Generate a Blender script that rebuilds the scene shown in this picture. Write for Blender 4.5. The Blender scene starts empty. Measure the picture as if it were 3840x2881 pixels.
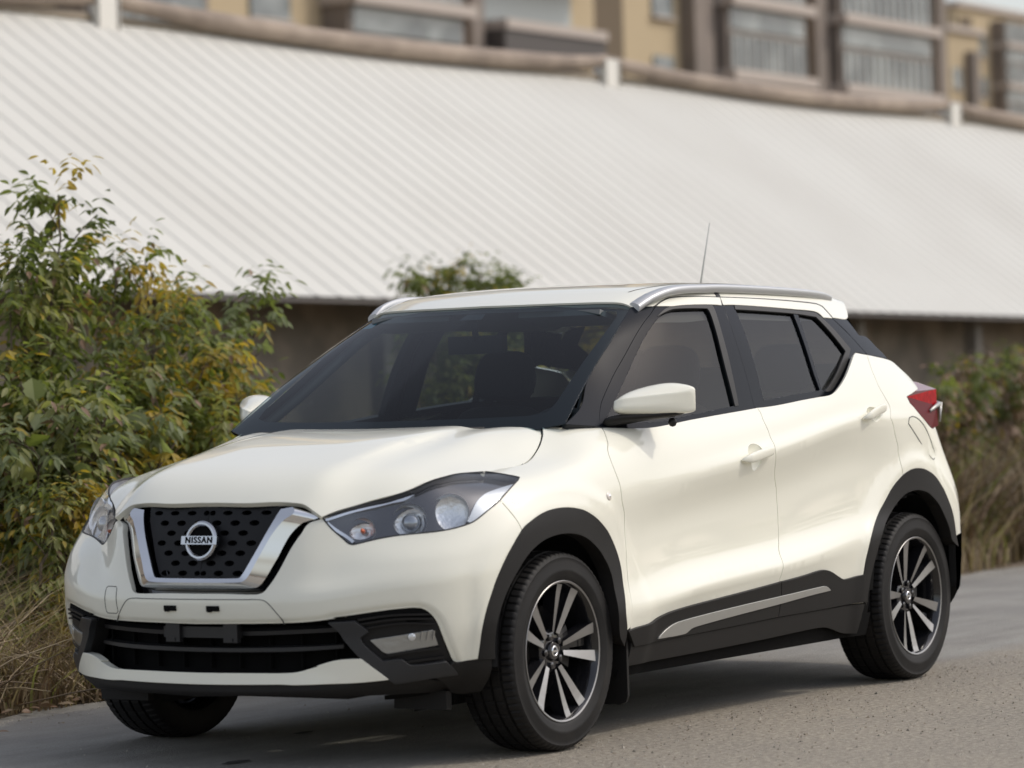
import bpy, bmesh, math, random
import numpy as np
from mathutils import Vector, Matrix
from mathutils.geometry import delaunay_2d_cdt
R=math.radians
scn=bpy.context.scene
# ---------------------------------------------------------------- camera (world frame: x = the way the car faces, y = its left, z up)
CAM=(9.3038,6.6122,1.1973); YAW=3.708843; PITCH=0.000108; ROLL=-0.0295824; FPX=12625.07
cd=bpy.data.cameras.new('camera'); cam=bpy.data.objects.new('camera',cd); scn.collection.objects.link(cam); scn.camera=cam
d_=Vector((math.cos(PITCH)*math.cos(YAW),math.cos(PITCH)*math.sin(YAW),math.sin(PITCH)))
r_=d_.cross(Vector((0,0,1))).normalized(); u_=r_.cross(d_)
r2=math.cos(ROLL)*r_+math.sin(ROLL)*u_; u2=-math.sin(ROLL)*r_+math.cos(ROLL)*u_
M=Matrix((r2,u2,-d_)).transposed().to_4x4(); M.translation=Vector(CAM); cam.matrix_world=M
cd.sensor_fit='HORIZONTAL'; cd.sensor_width=36; cd.lens=FPX/3840*36; cd.clip_start=.5; cd.clip_end=2000
cd.dof.use_dof=True; cd.dof.focus_distance=11.9; cd.dof.aperture_fstop=2.7
# ---------------------------------------------------------------- daylight
SUN=Vector((-.44,.52,.72)).normalized()       # towards the sun: over the car's left rear
w=bpy.data.worlds.new('World'); scn.world=w; w.use_nodes=True; nt=w.node_tree
bg=nt.nodes['Background']; sky=nt.nodes.new('ShaderNodeTexSky'); sky.sky_type='NISHITA'; sky.sun_disc=False
sky.sun_elevation=math.asin(SUN.z); sky.sun_rotation=math.atan2(SUN.x,SUN.y)
sky.air_density=1.2; sky.dust_density=2.5; sky.ozone_density=1.5
hs=nt.nodes.new('ShaderNodeHueSaturation'); hs.inputs['Saturation'].default_value=.5; nt.links.new(sky.outputs[0],hs.inputs['Color']); tn=nt.nodes.new('ShaderNodeMix'); tn.data_type='RGBA'; tn.blend_type='MULTIPLY'; tn.inputs[0].default_value=1; tn.inputs[7].default_value=(1.04,1.0,.99,1); nt.links.new(hs.outputs[0],tn.inputs[6]); nt.links.new(tn.outputs[2],bg.inputs[0]); bg.inputs[1].default_value=.15
ld=bpy.data.lights.new('sun','SUN'); ld.energy=1.0; ld.angle=R(1.5); ld.color=(1,.935,.82)
sun=bpy.data.objects.new('sun',ld); scn.collection.objects.link(sun); sun.rotation_euler=SUN.to_track_quat('Z','Y').to_euler()
vs=scn.view_settings; scn.display_settings.display_device='sRGB'; vs.view_transform='Standard'; vs.look='None'; vs.exposure=0.27; vs.gamma=1; vs.use_curve_mapping=False
scn.render.engine='CYCLES'; scn.cycles.max_bounces=8; scn.cycles.transparent_max_bounces=24; scn.cycles.caustics_reflective=False; scn.cycles.caustics_refractive=False
try: scn.cycles.use_denoising=True
except Exception: pass

# ---------------------------------------------------------------- surfaces
def pchip(xs, ys, xq):
    xs=np.asarray(xs,float); ys=np.asarray(ys,float); h=np.diff(xs); dl=np.diff(ys)/h; n=len(xs); m=np.zeros(n)
    if n==2: m[:]=dl[0]
    else:
        for i in range(1,n-1):
            if dl[i-1]*dl[i]>0:
                w1=2*h[i]+h[i-1]; w2=h[i]+2*h[i-1]; m[i]=(w1+w2)/(w1/dl[i-1]+w2/dl[i])
        def end(h0,h1,d0,d1):
            v=((2*h0+h1)*d0-h0*d1)/(h0+h1)
            if v*d0<=0: v=0
            elif d0*d1<0 and abs(v)>3*abs(d0): v=3*d0
            return v
        m[0]=end(h[0],h[1],dl[0],dl[1]); m[-1]=end(h[-1],h[-2],dl[-1],dl[-2])
    xq=np.clip(np.asarray(xq,float),xs[0],xs[-1]); k=np.clip(np.searchsorted(xs,xq)-1,0,n-2)
    t=(xq-xs[k])/h[k]
    return ((2*t**3-3*t*t+1)*ys[k]+(t**3-2*t*t+t)*h[k]*m[k]+(-2*t**3+3*t*t)*ys[k+1]+(t**3-t*t)*h[k]*m[k+1])
def gsm(A, sig, axis, odd=False):
    """gaussian smoothing along an axis, ends extended linearly"""
    r=int(3*sig+1); k=np.exp(-.5*(np.arange(-r,r+1)/sig)**2); k/=k.sum()
    A=np.moveaxis(A,axis,0); n=len(A)
    i=np.arange(1,r+1)
    pre=2*A[0]-A[np.minimum(i[::-1],n-1)]; post=2*A[-1]-A[np.maximum(n-1-i,0)]
    B=np.concatenate([pre,A,post]); out=sum(k[j]*B[j:j+n] for j in range(2*r+1))
    return np.moveaxis(out,0,axis)
class Surf:
    """grid surface: U, V uniform, XYZ[nu,nv,3]; flip = sign of the outward normal"""
    def __init__(s,u0,u1,v0,v1,X,flip=1):
        s.u0,s.u1,s.v0,s.v1,s.X=u0,u1,v0,v1,X; s.nu,s.nv=X.shape[:2]
        du=np.gradient(X,axis=0); dv=np.gradient(X,axis=1); n=np.cross(du,dv)*flip
        s.N=n/np.maximum(np.linalg.norm(n,axis=2,keepdims=True),1e-12)
    def _s(s,A,uv):
        uv=np.asarray(uv,float); fu=np.clip((uv[:,0]-s.u0)/(s.u1-s.u0),0,1)*(s.nu-1); fv=np.clip((uv[:,1]-s.v0)/(s.v1-s.v0),0,1)*(s.nv-1)
        i=np.minimum(fu.astype(int),s.nu-2); j=np.minimum(fv.astype(int),s.nv-2); a=(fu-i)[:,None]; b=(fv-j)[:,None]
        return A[i,j]*(1-a)*(1-b)+A[i+1,j]*a*(1-b)+A[i,j+1]*(1-a)*b+A[i+1,j+1]*a*b
    def P(s,uv): return s._s(s.X,uv)
    def n(s,uv):
        q=s._s(s.N,uv); return q/np.linalg.norm(q,axis=1,keepdims=True)
# reference plan outline of the car, left half, from the nose round to the tail
REFP=[(.85,0),(.846,.12),(.832,.26),(.808,.38),(.768,.49),(.70,.61),(.615,.72),(.52,.797),(.38,.85),(.2,.87),(0,.874),(-.4,.868),(-1.5,.872),(-2.3,.876),(-2.62,.878),(-2.85,.875),(-3.0,.86),(-3.12,.822),(-3.25,.74),(-3.36,.6),(-3.43,.3),(-3.45,0)]
def _ref():
    p=np.array(REFP); c=np.r_[0,np.cumsum(np.linalg.norm(np.diff(p,axis=0),axis=1))]
    t=np.linspace(0,c[-1],3000); q=np.stack([pchip(c,p[:,0],t),pchip(c,p[:,1],t)],1)
    a=np.r_[0,np.cumsum(np.linalg.norm(np.diff(q,axis=0),axis=1))]
    A=np.arange(0,a[-1],.01); q=np.stack([np.interp(A,a,q[:,0]),np.interp(A,a,q[:,1])],1)
    full=np.concatenate([(q*[1,-1])[:0:-1],q]); full=gsm(full,4,0); q=full[len(q)-1:]
    return A,q
RA,RQ=_ref()
_t=np.gradient(RQ,axis=0); _t[0]=[0,1]; RN=np.stack([_t[:,1],-_t[:,0]],1); RN/=np.linalg.norm(RN,axis=1,keepdims=True)
def AX(x):                                   # station of a point x on the flank
    m=(RQ[:,1]>.8); i=np.where(m)[0]; return float(np.interp(-x,-RQ[i,0],RA[i]))
def AY(y):                                   # station of a point y on the nose
    m=(RQ[:,0]>.5); i=np.where(m)[0]; return float(np.interp(y,RQ[i,1],RA[i]))
_C=AY(.797)
ST=[0,AY(.36),AY(.475),AY(.61),_C,AX(.38),AX(.2),AX(0),AX(-.15),AX(-.35),AX(-.8),AX(-1.5),AX(-2.2),AX(-2.62),AX(-2.95),AX(-3.0)+.2,AX(-3.0)+.5,RA[-1]]
ROWS=[
[(-0.1,0.2),(-0.1,0.2),(-0.09,0.2),(-0.12,0.2),(-0.16,0.215),(-0.11,0.22),(-0.06,0.22),(-0.06,0.22),(-0.055,0.21),(-0.045,0.2),(-0.045,0.2),(-0.045,0.2),(-0.045,0.2),(-0.045,0.2),(-0.06,0.24),(-0.1,0.27),(-0.12,0.28),(-0.12,0.28)],
[(0,0.25),(0,0.255),(-0.005,0.262),(-0.02,0.275),(-0.045,0.3),(-0.02,0.31),(-0.005,0.32),(0,0.32),(-0.005,0.31),(-0.015,0.3),(-0.02,0.31),(-0.02,0.32),(-0.015,0.33),(-0.005,0.33),(0,0.35),(-0.02,0.36),(-0.02,0.36),(-0.02,0.36)],
[(-0.005,0.31),(-0.005,0.315),(-0.01,0.33),(-0.012,0.345),(-0.02,0.37),(-0.01,0.38),(0,0.39),(0,0.4),(0,0.39),(0,0.375),(-0.002,0.4),(0,0.43),(0,0.46),(0,0.45),(0,0.45),(0,0.46),(0,0.46),(0,0.46)],
[(-0.012,0.4),(-0.012,0.4),(-0.01,0.41),(-0.008,0.43),(-0.004,0.45),(0,0.46),(0.002,0.47),(0.003,0.47),(0.004,0.44),(0.006,0.43),(0.011,0.465),(0.012,0.51),(0.011,0.575),(0.004,0.6),(0.003,0.6),(0,0.6),(0,0.6),(0,0.6)],
[(0,0.47),(0,0.47),(0,0.475),(0,0.5),(0,0.52),(0,0.54),(0.002,0.55),(0.002,0.55),(-0.004,0.545),(-0.012,0.535),(-0.026,0.565),(-0.03,0.61),(-0.02,0.675),(0,0.69),(0,0.69),(-0.005,0.69),(0,0.68),(0,0.68)],
[(0.008,0.53),(0.005,0.535),(0,0.545),(0,0.57),(0.002,0.59),(0,0.61),(0.002,0.63),(0.003,0.63),(-0.005,0.645),(-0.018,0.66),(-0.034,0.7),(-0.037,0.76),(-0.028,0.84),(0,0.8),(-0.015,0.79),(-0.03,0.78),(-0.01,0.77),(-0.01,0.77)],
[(-0.008,0.6),(-0.015,0.61),(-0.04,0.62),(-0.03,0.65),(-0.012,0.66),(-0.005,0.69),(0,0.73),(0.002,0.74),(-0.003,0.76),(-0.006,0.8),(-0.003,0.855),(0.001,0.925),(0.003,1.02),(0,0.99),(-0.05,0.95),(-0.09,0.88),(-0.05,0.87),(-0.05,0.87)],
[(-0.04,0.7),(-0.036,0.705),(-0.072,0.71),(-0.09,0.735),(-0.06,0.745),(-0.04,0.78),(-0.02,0.82),(-0.012,0.84),(-0.013,0.85),(-0.014,0.87),(-0.014,0.92),(-0.018,0.985),(-0.014,1.065),(-0.012,1.06),(-0.075,1.03),(-0.13,0.97),(-0.12,0.97),(-0.12,0.97)],
[(-0.06,0.775),(-0.058,0.77),(-0.083,0.76),(-0.115,0.785),(-0.11,0.84),(-0.1,0.865),(-0.07,0.885),(-0.05,0.9),(-0.05,0.92),(-0.045,0.955),(-0.03,0.975),(-0.032,1.03),(-0.027,1.11),(-0.035,1.12),(-0.1,1.1),(-0.18,1.05),(-0.2,1.05),(-0.2,1.05)],
[(-0.095,0.845),(-0.092,0.832),(-0.095,0.815),(-0.14,0.838),(-0.17,0.91),(-0.175,0.916),(-0.18,0.918),(-0.157,0.938),(-0.17,0.965),(-0.11,1.02),(-0.055,1.025),(-0.055,1.07),(-0.05,1.17),(-0.07,1.19),(-0.15,1.16),(-0.24,1.12),(-0.28,1.12),(-0.28,1.12)],
[(-0.14,0.87),(-0.15,0.86),(-0.15,0.84),(-0.18,0.86),(-0.22,0.93),(-0.23,0.93),(-0.24,0.925),(-0.21,0.945),(-0.25,1.01),(-0.26,1.078),(-0.11,1.085),(-0.09,1.12),(-0.11,1.285),(-0.13,1.28),(-0.22,1.24),(-0.3,1.2),(-0.4,1.2),(-0.4,1.2)],
]
BV=.10                                       # v step between rows
def build_W():
    D=np.array(ROWS); nr=len(ROWS); A=RA
    d=np.array([pchip(ST,D[r,:,0],A) for r in range(nr)]).T; z=np.array([pchip(ST,D[r,:,1],A) for r in range(nr)]).T
    d=gsm(d,5,0); z=gsm(z,6,0)
    nv=201; v=np.linspace(0,nr-1,nv); rr=np.arange(nr)
    dd=np.array([pchip(rr,d[i],v) for i in range(len(A))]); zz=np.array([pchip(rr,z[i],v) for i in range(len(A))])
    dd=gsm(dd,2.2,1); zz=gsm(zz,3.0,1)
    X=np.zeros((len(A),nv,3)); X[:,:,0]=RQ[:,None,0]+RN[:,None,0]*dd; X[:,:,1]=RQ[:,None,1]+RN[:,None,1]*dd; X[:,:,2]=zz
    # wheel-arch swell
    for cx in (0,-2.62):
        r=np.hypot(X[:,:,0]-cx,X[:,:,2]-.335); t=np.clip((.575-r)/.07,0,1); t=t*t*(3-2*t)
        m=(RA[:,None]>AX(.47))&(RA[:,None]<AX(-3.05)); k=.011*t*m
        X[:,:,1]+=gsm(k,1.5,0)
    return Surf(RA[0],RA[-1],0,(nr-1)*BV,X,1)
W_=build_W()
HX=[-.45,-.35,-.15,0,.2,.35,.45,.55,.64,.72,.80]
HT={0:[1.066,1.065,1.06,1.052,1.03,1.0,.978,.955,.925,.877,.80],.2:[1.068,1.067,1.061,1.053,1.03,1.0,.977,.952,.92,.87,.79],
.35:[1.07,1.069,1.063,1.051,1.023,.993,.973,.948,.912,.835,.75],.42:[1.065,1.06,1.05,1.033,1.0,.972,.95,.92,.865,.79,.71],
.5:[1.066,1.064,1.053,1.03,.987,.957,.935,.89,.812,.74,.66],.6:[1.062,1.060,1.028,.985,.953,.928,.905,.845,.77,.69,.6],
.7:[1.035,1.02,.965,.938,.919,.898,.85,.77,.70,.63,.55],.8:[.95,.94,.915,.90,.885,.85,.78,.70,.64,.57,.5]}
def build_H():
    xs=np.linspace(-.45,.80,251); ys=np.linspace(0,.8,161); yk=sorted(HT)
    T=np.array([pchip(HX,HT[y],xs) for y in yk]).T          # [nx,ny]
    Z=np.array([pchip(yk,T[i],ys) for i in range(len(xs))]); full=np.concatenate([Z[:,:0:-1],Z],1)
    full=gsm(gsm(full,5,1),8,0); Z=full[:,160:]
    X=np.zeros((len(xs),len(ys),3)); X[:,:,0]=xs[:,None]; X[:,:,1]=ys[None]; X[:,:,2]=Z
    return Surf(-.45,.80,0,.8,X,1)
H_=build_H()
GX=[-3.3,-3.0,-2.8,-2.3,-1.6,-1.15,-1.0,-.75,-.5,-.2]
GT=[
[(.64,1.12),(.62,1.17),(.59,1.24),(.55,1.30),(.51,1.34),(.47,1.37),(.43,1.39),(.33,1.41),(.18,1.42),(0,1.425)],
[(.735,1.14),(.705,1.19),(.66,1.275),(.61,1.35),(.575,1.38),(.54,1.40),(.50,1.418),(.37,1.435),(.2,1.445),(0,1.448)],
[(.775,1.14),(.745,1.195),(.70,1.29),(.65,1.37),(.612,1.412),(.575,1.445),(.53,1.466),(.40,1.482),(.2,1.492),(0,1.495)],
[(.805,1.09),(.78,1.16),(.735,1.275),(.685,1.38),(.642,1.45),(.605,1.495),(.565,1.525),(.42,1.540),(.2,1.548),(0,1.55)],
[(.80,1.05),(.775,1.13),(.735,1.26),(.685,1.38),(.64,1.46),(.605,1.505),(.565,1.541),(.42,1.556),(.2,1.561),(0,1.563)],
[(.795,1.02),(.77,1.10),(.725,1.23),(.675,1.35),(.63,1.43),(.588,1.478),(.54,1.515),(.41,1.532),(.2,1.540),(0,1.543)],
[(.795,1.01),(.765,1.09),(.715,1.22),(.66,1.33),(.61,1.41),(.565,1.45),(.515,1.478),(.38,1.496),(.2,1.508),(0,1.512)],
[(.79,1.0),(.755,1.07),(.695,1.18),(.63,1.28),(.575,1.35),(.53,1.385),(.47,1.405),(.36,1.42),(.19,1.43),(0,1.435)],
[(.785,1.0),(.745,1.05),(.68,1.13),(.61,1.20),(.555,1.25),(.505,1.28),(.45,1.30),(.34,1.32),(.18,1.33),(0,1.335)],
[(.75,.99),(.705,1.03),(.64,1.09),(.58,1.13),(.52,1.16),(.47,1.18),(.41,1.2),(.3,1.22),(.15,1.23),(0,1.235)]]
def build_G():
    xs=np.linspace(-3.3,-.2,311); G=np.array(GT); nr=10
    y=np.array([pchip(GX,G[:,r,0],xs) for r in range(nr)]).T; z=np.array([pchip(GX,G[:,r,1],xs) for r in range(nr)]).T
    y=gsm(y,5,0); z=gsm(z,5,0); nv=181; v=np.linspace(0,nr-1,nv); rr=np.arange(nr)
    yy=np.array([pchip(rr,y[i],v) for i in range(len(xs))]); zz=np.array([pchip(rr,z[i],v) for i in range(len(xs))])
    yy=gsm(yy,4,1); zz=gsm(zz,5,1); yy[:,-1]=0
    X=np.zeros((len(xs),nv,3)); X[:,:,0]=xs[:,None]; X[:,:,1]=yy; X[:,:,2]=zz
    return Surf(-3.3,-.2,0,9*BV,X,-1)
G_=build_G()
def gtop(x,y):
    v=np.linspace(G_.v0,G_.v1,400); p=G_.P(np.stack([np.full(400,x),v],1)); return float(np.interp(-y,-p[:,1],p[:,2]))-.004
def build_S():
    u=np.linspace(0,1,41); v=np.linspace(0,1,41); U,V=np.meshgrid(u,v,indexing='ij')
    w=.708+(.560-.708)*V; y=U*w
    xb=-.115-.145*U**1.3; zb=1.035+.0*U; xt=-.885-.125*U**2.2; zt=np.array([gtop(*q) for q in zip(xt.ravel(),(.560*U).ravel())]).reshape(U.shape)
    x=xb+(xt-xb)*V; z=zb+(zt-zb)*V; bl=.022*4*V*(1-V); x=x+bl*.5; z=z+bl*.85
    X=np.stack([x,y,z],2); return Surf(0,1,0,1,X,1)
S_=build_S()
SURF={'W':W_,'H':H_,'G':G_,'S':S_}

# outlines of the body panels, in surface coordinates
BAKED={
'bumplow':('W',[(0,0.3878),(0.3638,0.3969),(0.5415,0.4067),(0.4916,0.4101),(0.62,0.4042),(0.718,0.4014),(0.7623,0.3969),(0.787,0.3857),(0.8119,0.3541),(0.8296,0.3158),(0.8482,0.2593),(0.8724,0.1966),(0.8929,0.1459)]),
'bumpfoot':('W',[(0.9024,0.1388),(0.969,0.1475)]),
'archA':('W',[(0.969,0.1475),(0.9711,0.2052),(0.9742,0.273),(0.9867,0.3403),(1.0087,0.4078),(1.0388,0.4843),(1.0858,0.5532),(1.1627,0.618)]),
'archB':('W',[(1.1627,0.618),(1.2249,0.6369),(1.2982,0.6503),(1.371,0.6523),(1.4455,0.6451),(1.5236,0.6268),(1.5851,0.5987),(1.6511,0.5609),(1.7115,0.5238),(1.7567,0.4816),(1.7822,0.4335),(1.7831,0.3665),(1.7717,0.2976),(1.7889,0.1844)]),
'bfline':('W',[(1.1627,0.618),(1.1552,0.6539),(1.1458,0.688),(1.1312,0.7378)]),
'hlbot':('W',[(1.1312,0.7378),(1.0749,0.7207),(1.0062,0.7028),(0.9765,0.6999),(0.7323,0.6964),(0.5699,0.6833),(0.5525,0.6861),(0.5359,0.702),(0.4511,0.8515)]),
'hltop':('W',[(0.451,0.8547),(0.597,0.9097),(0.7132,0.8961),(0.7874,0.8842),(0.8705,0.8864),(0.9583,0.8909),(1.1075,0.9089),(1.2373,0.905),(1.2638,0.8588),(1.2912,0.8204)]),
'hltip':('W',[(1.2912,0.8204),(1.2609,0.8019),(1.1312,0.7378)]),
'grilleB':('W',[(0.4509,0.8521),(0.4313,0.8416),(0.4109,0.8318),(0.3936,0.8114),(0.38,0.7735),(0.326,0.6577),(0.2735,0.5692),(0.261,0.5534),(0.2382,0.5465),(0.12,0.5533),(0,0.5551)]),
'fdline':('W',[(1.8172,0.196),(1.8367,0.4259),(1.843,0.5471),(1.8181,0.5936),(1.8126,0.6727),(1.7991,0.7386),(1.8039,0.8035),(1.8383,0.8513),(1.867,0.8976),(1.9004,0.9362)]),
'fendtop':('W',[(1.9004,0.9362),(1.8386,0.9413),(1.7696,0.9552),(1.7046,0.9873)]),
'shutW':('W',[(1.7025,0.9891),(1.6618,0.9616),(1.6067,0.934),(1.527,0.9098),(1.4727,0.8985),(1.4311,0.8919),(1.3681,0.8983),(1.3038,0.905),(1.2373,0.905)]),
'shutH':('H',[(0.02,0.715),(-0.0196,0.7087),(-0.0567,0.7038),(-0.0992,0.694),(-0.174,0.6721),(-0.2349,0.6468),(-0.291,0.6078)]),
'hoodfront':('H',[(0.752,0),(0.7472,0.1712),(0.723,0.3097),(0.7157,0.3455),(0.7158,0.3785),(0.7145,0.4167)]),
'hoodhl':('H',[(0.665,0.4544),(0.6095,0.5065),(0.5389,0.5787),(0.4899,0.6088),(0.428,0.6277),(0.3685,0.6441),(0.2809,0.6659),(0.1933,0.6931),(0.1284,0.6996),(0.0508,0.7046),(-0.0196,0.7087)]),
'fdbelt':('W',[(1.9004,0.9362),(2.0251,0.924),(2.1303,0.9214),(2.2928,0.9351),(2.4288,0.9451),(2.6565,0.9484),(2.8933,0.943)]),
'split':('W',[(2.8933,0.943),(2.895,0.9047),(2.8841,0.8304),(2.891,0.7428),(2.8931,0.6638),(2.8872,0.6068),(2.9123,0.558),(2.9585,0.5137),(2.9658,0.4652),(2.9517,0.3925),(2.9082,0.3381),(2.8857,0.2376),(2.8989,0.1641),(2.8985,0.1075)]),
'rdbelt':('W',[(2.8933,0.943),(3.1891,0.9005),(3.3323,0.8772),(3.4109,0.8658),(3.4577,0.8735),(3.5072,0.8933),(3.6129,0.9378),(3.7045,0.9743),(3.7717,0.9964)]),
'rdtop':('W',[(3.7717,0.9964),(3.81,0.9942),(3.8615,0.9899)]),
'rqline':('W',[(3.8679,0.9902),(3.8548,0.9744),(3.8313,0.9416),(3.8214,0.9116),(3.821,0.8526),(3.8446,0.7661),(3.8579,0.706),(3.8329,0.62),(3.8665,0.5732),(3.8965,0.5496),(3.9022,0.5252)]),
'qtop':('W',[(3.8679,0.9902),(3.9462,0.9825),(4.0385,0.9727),(4.0912,0.9642)]),
'qedge':('W',[(4.0912,0.9642),(4.1234,0.9472),(4.1619,0.9296),(4.2991,0.8876),(4.3086,0.8636),(4.2521,0.8323),(4.1766,0.8117),(4.0377,0.7742),(4.0446,0.7308),(4.1302,0.6538),(4.2665,0.6093),(4.4048,0.6381)]),
'archRA':('W',[(3.9082,0.4914),(3.8337,0.4595),(3.7673,0.4221),(3.6873,0.3756),(3.5977,0.3121),(3.5592,0.2479),(3.5409,0.1837)]),
'archRB':('W',[(3.9082,0.4914),(3.9645,0.5054),(4.0241,0.5112),(4.1036,0.5083),(4.1889,0.491),(4.2472,0.4578),(4.2865,0.4171),(4.3261,0.3577),(4.355,0.2967),(4.3726,0.2593)]),
'sillline':('W',[(1.8492,0.1071),(2.3584,0.1042),(2.8988,0.1065),(3.2247,0.1044),(3.5699,0.1006)]),
'cladtop':('W',[(1.7899,0.1844),(1.8562,0.194),(1.9587,0.1995),(2.0279,0.2164),(2.0855,0.2249),(2.1646,0.2276),(2.4279,0.2299),(2.8857,0.2376),(3.0739,0.2374),(3.1881,0.2392),(3.2354,0.235),(3.2788,0.2238),(3.3494,0.197),(3.4019,0.1828),(3.5421,0.1868)]),
'sillbot':('W',[(1.8231,0.0385),(2.2798,0.0382),(2.8018,0.0427),(3.2002,0.0486),(3.3045,0.0451)]),
'stub':('W',[(3.3045,0.0451),(3.4443,0.0201),(3.5483,0.0134),(3.5727,0.0991)]),
'inlay':('W',[(2.0213,0.1196),(2.0642,0.145),(2.1198,0.1624),(2.179,0.1671),(2.5456,0.1737),(2.8986,0.1766),(3.2032,0.1763),(3.2478,0.1729),(3.2826,0.1591),(3.0943,0.1576),(2.9056,0.1529),(2.5537,0.1437),(2.2887,0.134),(2.2495,0.1294),(2.213,0.1162)]),
'flareFin':('W',[(1.032,0.1363),(1.0257,0.2087),(1.0288,0.2886),(1.0603,0.3762),(1.111,0.4595),(1.1728,0.5237),(1.2472,0.5583),(1.3339,0.5736),(1.4238,0.5721),(1.5057,0.5551),(1.5886,0.5198),(1.6617,0.4725),(1.7108,0.4168),(1.7221,0.3505),(1.7261,0.2857),(1.7442,0.166)]),
'flareRin':('W',[(3.5809,0.0974),(3.5927,0.1547),(3.6187,0.2166),(3.6738,0.3023),(3.7988,0.3831),(3.9016,0.4315),(3.9656,0.4452),(4.0323,0.4487),(4.1179,0.4338),(4.2023,0.3868),(4.2548,0.3253),(4.3029,0.2749),(4.3197,0.2539)]),
'skidtop':('W',[(0,0.2005),(0.2166,0.2002),(0.3341,0.1969),(0.3791,0.1975),(0.4231,0.2071),(0.4709,0.2163),(0.5358,0.2199),(0.4393,0.2148),(0.4905,0.2247),(0.5308,0.2246),(0.5831,0.2187)]),
'skidend':('W',[(0.5831,0.2187),(0.624,0.1695),(0.6652,0.117)]),
'skidbot':('W',[(0.6652,0.117),(0.5634,0.1212),(0.4641,0.1316),(0.3615,0.1402),(0.3117,0.1465),(0,0.1483)]),
'bezel':('W',[(0.4835,0.3896),(0.5653,0.3776),(0.6072,0.3202),(0.5804,0.302),(0.5871,0.2759),(0.6495,0.1986),(0.7092,0.1945),(0.7393,0.1644),(0.8604,0.155),(0.9127,0.0896),(0.8224,0.0932),(0.6875,0.093),(0.6652,0.117),(0.5831,0.2187),(0.5327,0.2951),(0.5142,0.3415)]),
'fog':('W',[(0.6121,0.2817),(0.6665,0.2823),(0.726,0.2841),(0.8142,0.2888),(0.8329,0.229),(0.665,0.2253),(0.6528,0.2329)]),
'valout':('W',[(0.9024,0.1388),(0.9705,0.1472),(1.0212,0.1313),(1.0277,0.0887),(1.0502,0.0083)]),
'vallow':('W',[(1.0502,0.0083),(0.9514,0.0103),(0.7046,0.0361),(0.2592,0.0747),(0,0.0659)]),
'intakeS':('W',[(0.4908,0.3831),(0.5139,0.3355),(0.5326,0.292),(0.583,0.2169)]),
'apF':('G',[(-1.0009,0.5221),(-0.8793,0.4251),(-0.7248,0.3399),(-0.5573,0.2724),(-0.441,0.1937),(-0.2971,0.1344)]),
'apR':('G',[(-1.1023,0.4714),(-1.0417,0.4231),(-0.826,0.3048),(-0.6513,0.2334),(-0.5524,0.1877),(-0.4994,0.1499),(-0.4711,0.1191),(-0.4615,0.093)]),
'fdoorframe':('G',[(-0.4591,0.0919),(-0.4724,0.1189),(-0.5014,0.1495),(-0.555,0.1871),(-0.6538,0.2327),(-0.8285,0.3042),(-1.0442,0.4223),(-1.1098,0.4709),(-1.1569,0.4939),(-1.2183,0.5099),(-1.2855,0.5053),(-1.3688,0.4944),(-1.5445,0.471)]),
'bsplitG':('G',[(-1.5445,0.471),(-1.5327,0.4147),(-1.4923,0.2451),(-1.4745,0.0684)]),
'fbeltG':('G',[(-1.4745,0.0684),(-1.4882,0.0469),(-1.2508,0.053),(-1.024,0.0527),(-0.7362,0.0475),(-0.6151,0.0603),(-0.4591,0.0919)]),
'fglass':('G',[(-0.4942,0.1154),(-0.6027,0.1668),(-0.7998,0.2521),(-0.9554,0.3326),(-1.0658,0.3904),(-1.1239,0.4184),(-1.1816,0.429),(-1.249,0.4232),(-1.406,0.4007),(-1.4092,0.3795),(-1.387,0.3026),(-1.3586,0.2005),(-1.3388,0.0815),(-1.2267,0.0799),(-1.038,0.0765),(-0.9468,0.0745),(-0.7555,0.0765)]),
'fseal':('G',[(-1.0759,0.4056),(-1.1557,0.4414),(-1.2286,0.4463),(-1.2968,0.4399),(-1.4547,0.4222),(-1.4506,0.3868),(-1.4161,0.282),(-1.3859,0.1772),(-1.3625,0.0803),(-1.3374,0.0791),(-1.3556,0.2025),(-1.3878,0.3035),(-1.4092,0.3795),(-1.406,0.4007),(-1.249,0.4232),(-1.1816,0.429),(-1.1239,0.4184)]),
'rdframe':('G',[(-1.5445,0.471),(-1.9472,0.4587),(-2.1555,0.4499),(-2.2915,0.4404),(-2.3245,0.4244),(-2.3513,0.3475),(-2.4965,0.2035),(-2.497,0.1897),(-2.4057,0.2023),(-2.3501,0.1795),(-2.2628,0.1396),(-2.1637,0.0939),(-2.1125,0.0747),(-2.0622,0.0633),(-1.8143,0.0566),(-1.4902,0.0509),(-1.4745,0.0684)]),
'rglass':('G',[(-1.6043,0.3862),(-2.0456,0.3704),(-2.0006,0.1637),(-2.0018,0.0907),(-1.5568,0.0809),(-1.5656,0.1563),(-1.5893,0.298)]),
'qglass':('G',[(-2.0802,0.3667),(-2.2149,0.3522),(-2.3235,0.2089),(-2.1938,0.1491),(-2.0817,0.1016),(-2.0337,0.0871),(-2.0176,0.0951),(-2.0339,0.2079)]),
'rseal':('G',[(-1.615,0.4112),(-2.0733,0.3844),(-2.2294,0.3756),(-2.2497,0.3604),(-2.3717,0.2153),(-2.2988,0.175),(-2.1484,0.1105),(-2.0835,0.0838),(-2.0365,0.083),(-2.0817,0.1016),(-2.1938,0.1491),(-2.3235,0.2089),(-2.2149,0.3522),(-2.0789,0.3652),(-1.6025,0.3839)]),
'cpillar':('G',[(-2.3513,0.3475),(-2.483,0.3449),(-2.5146,0.2664),(-2.5882,0.255),(-2.628,0.2168),(-2.6643,0.1909),(-2.6862,0.1667),(-2.5891,0.18),(-2.5055,0.1917),(-2.4936,0.2011)]),
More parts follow.
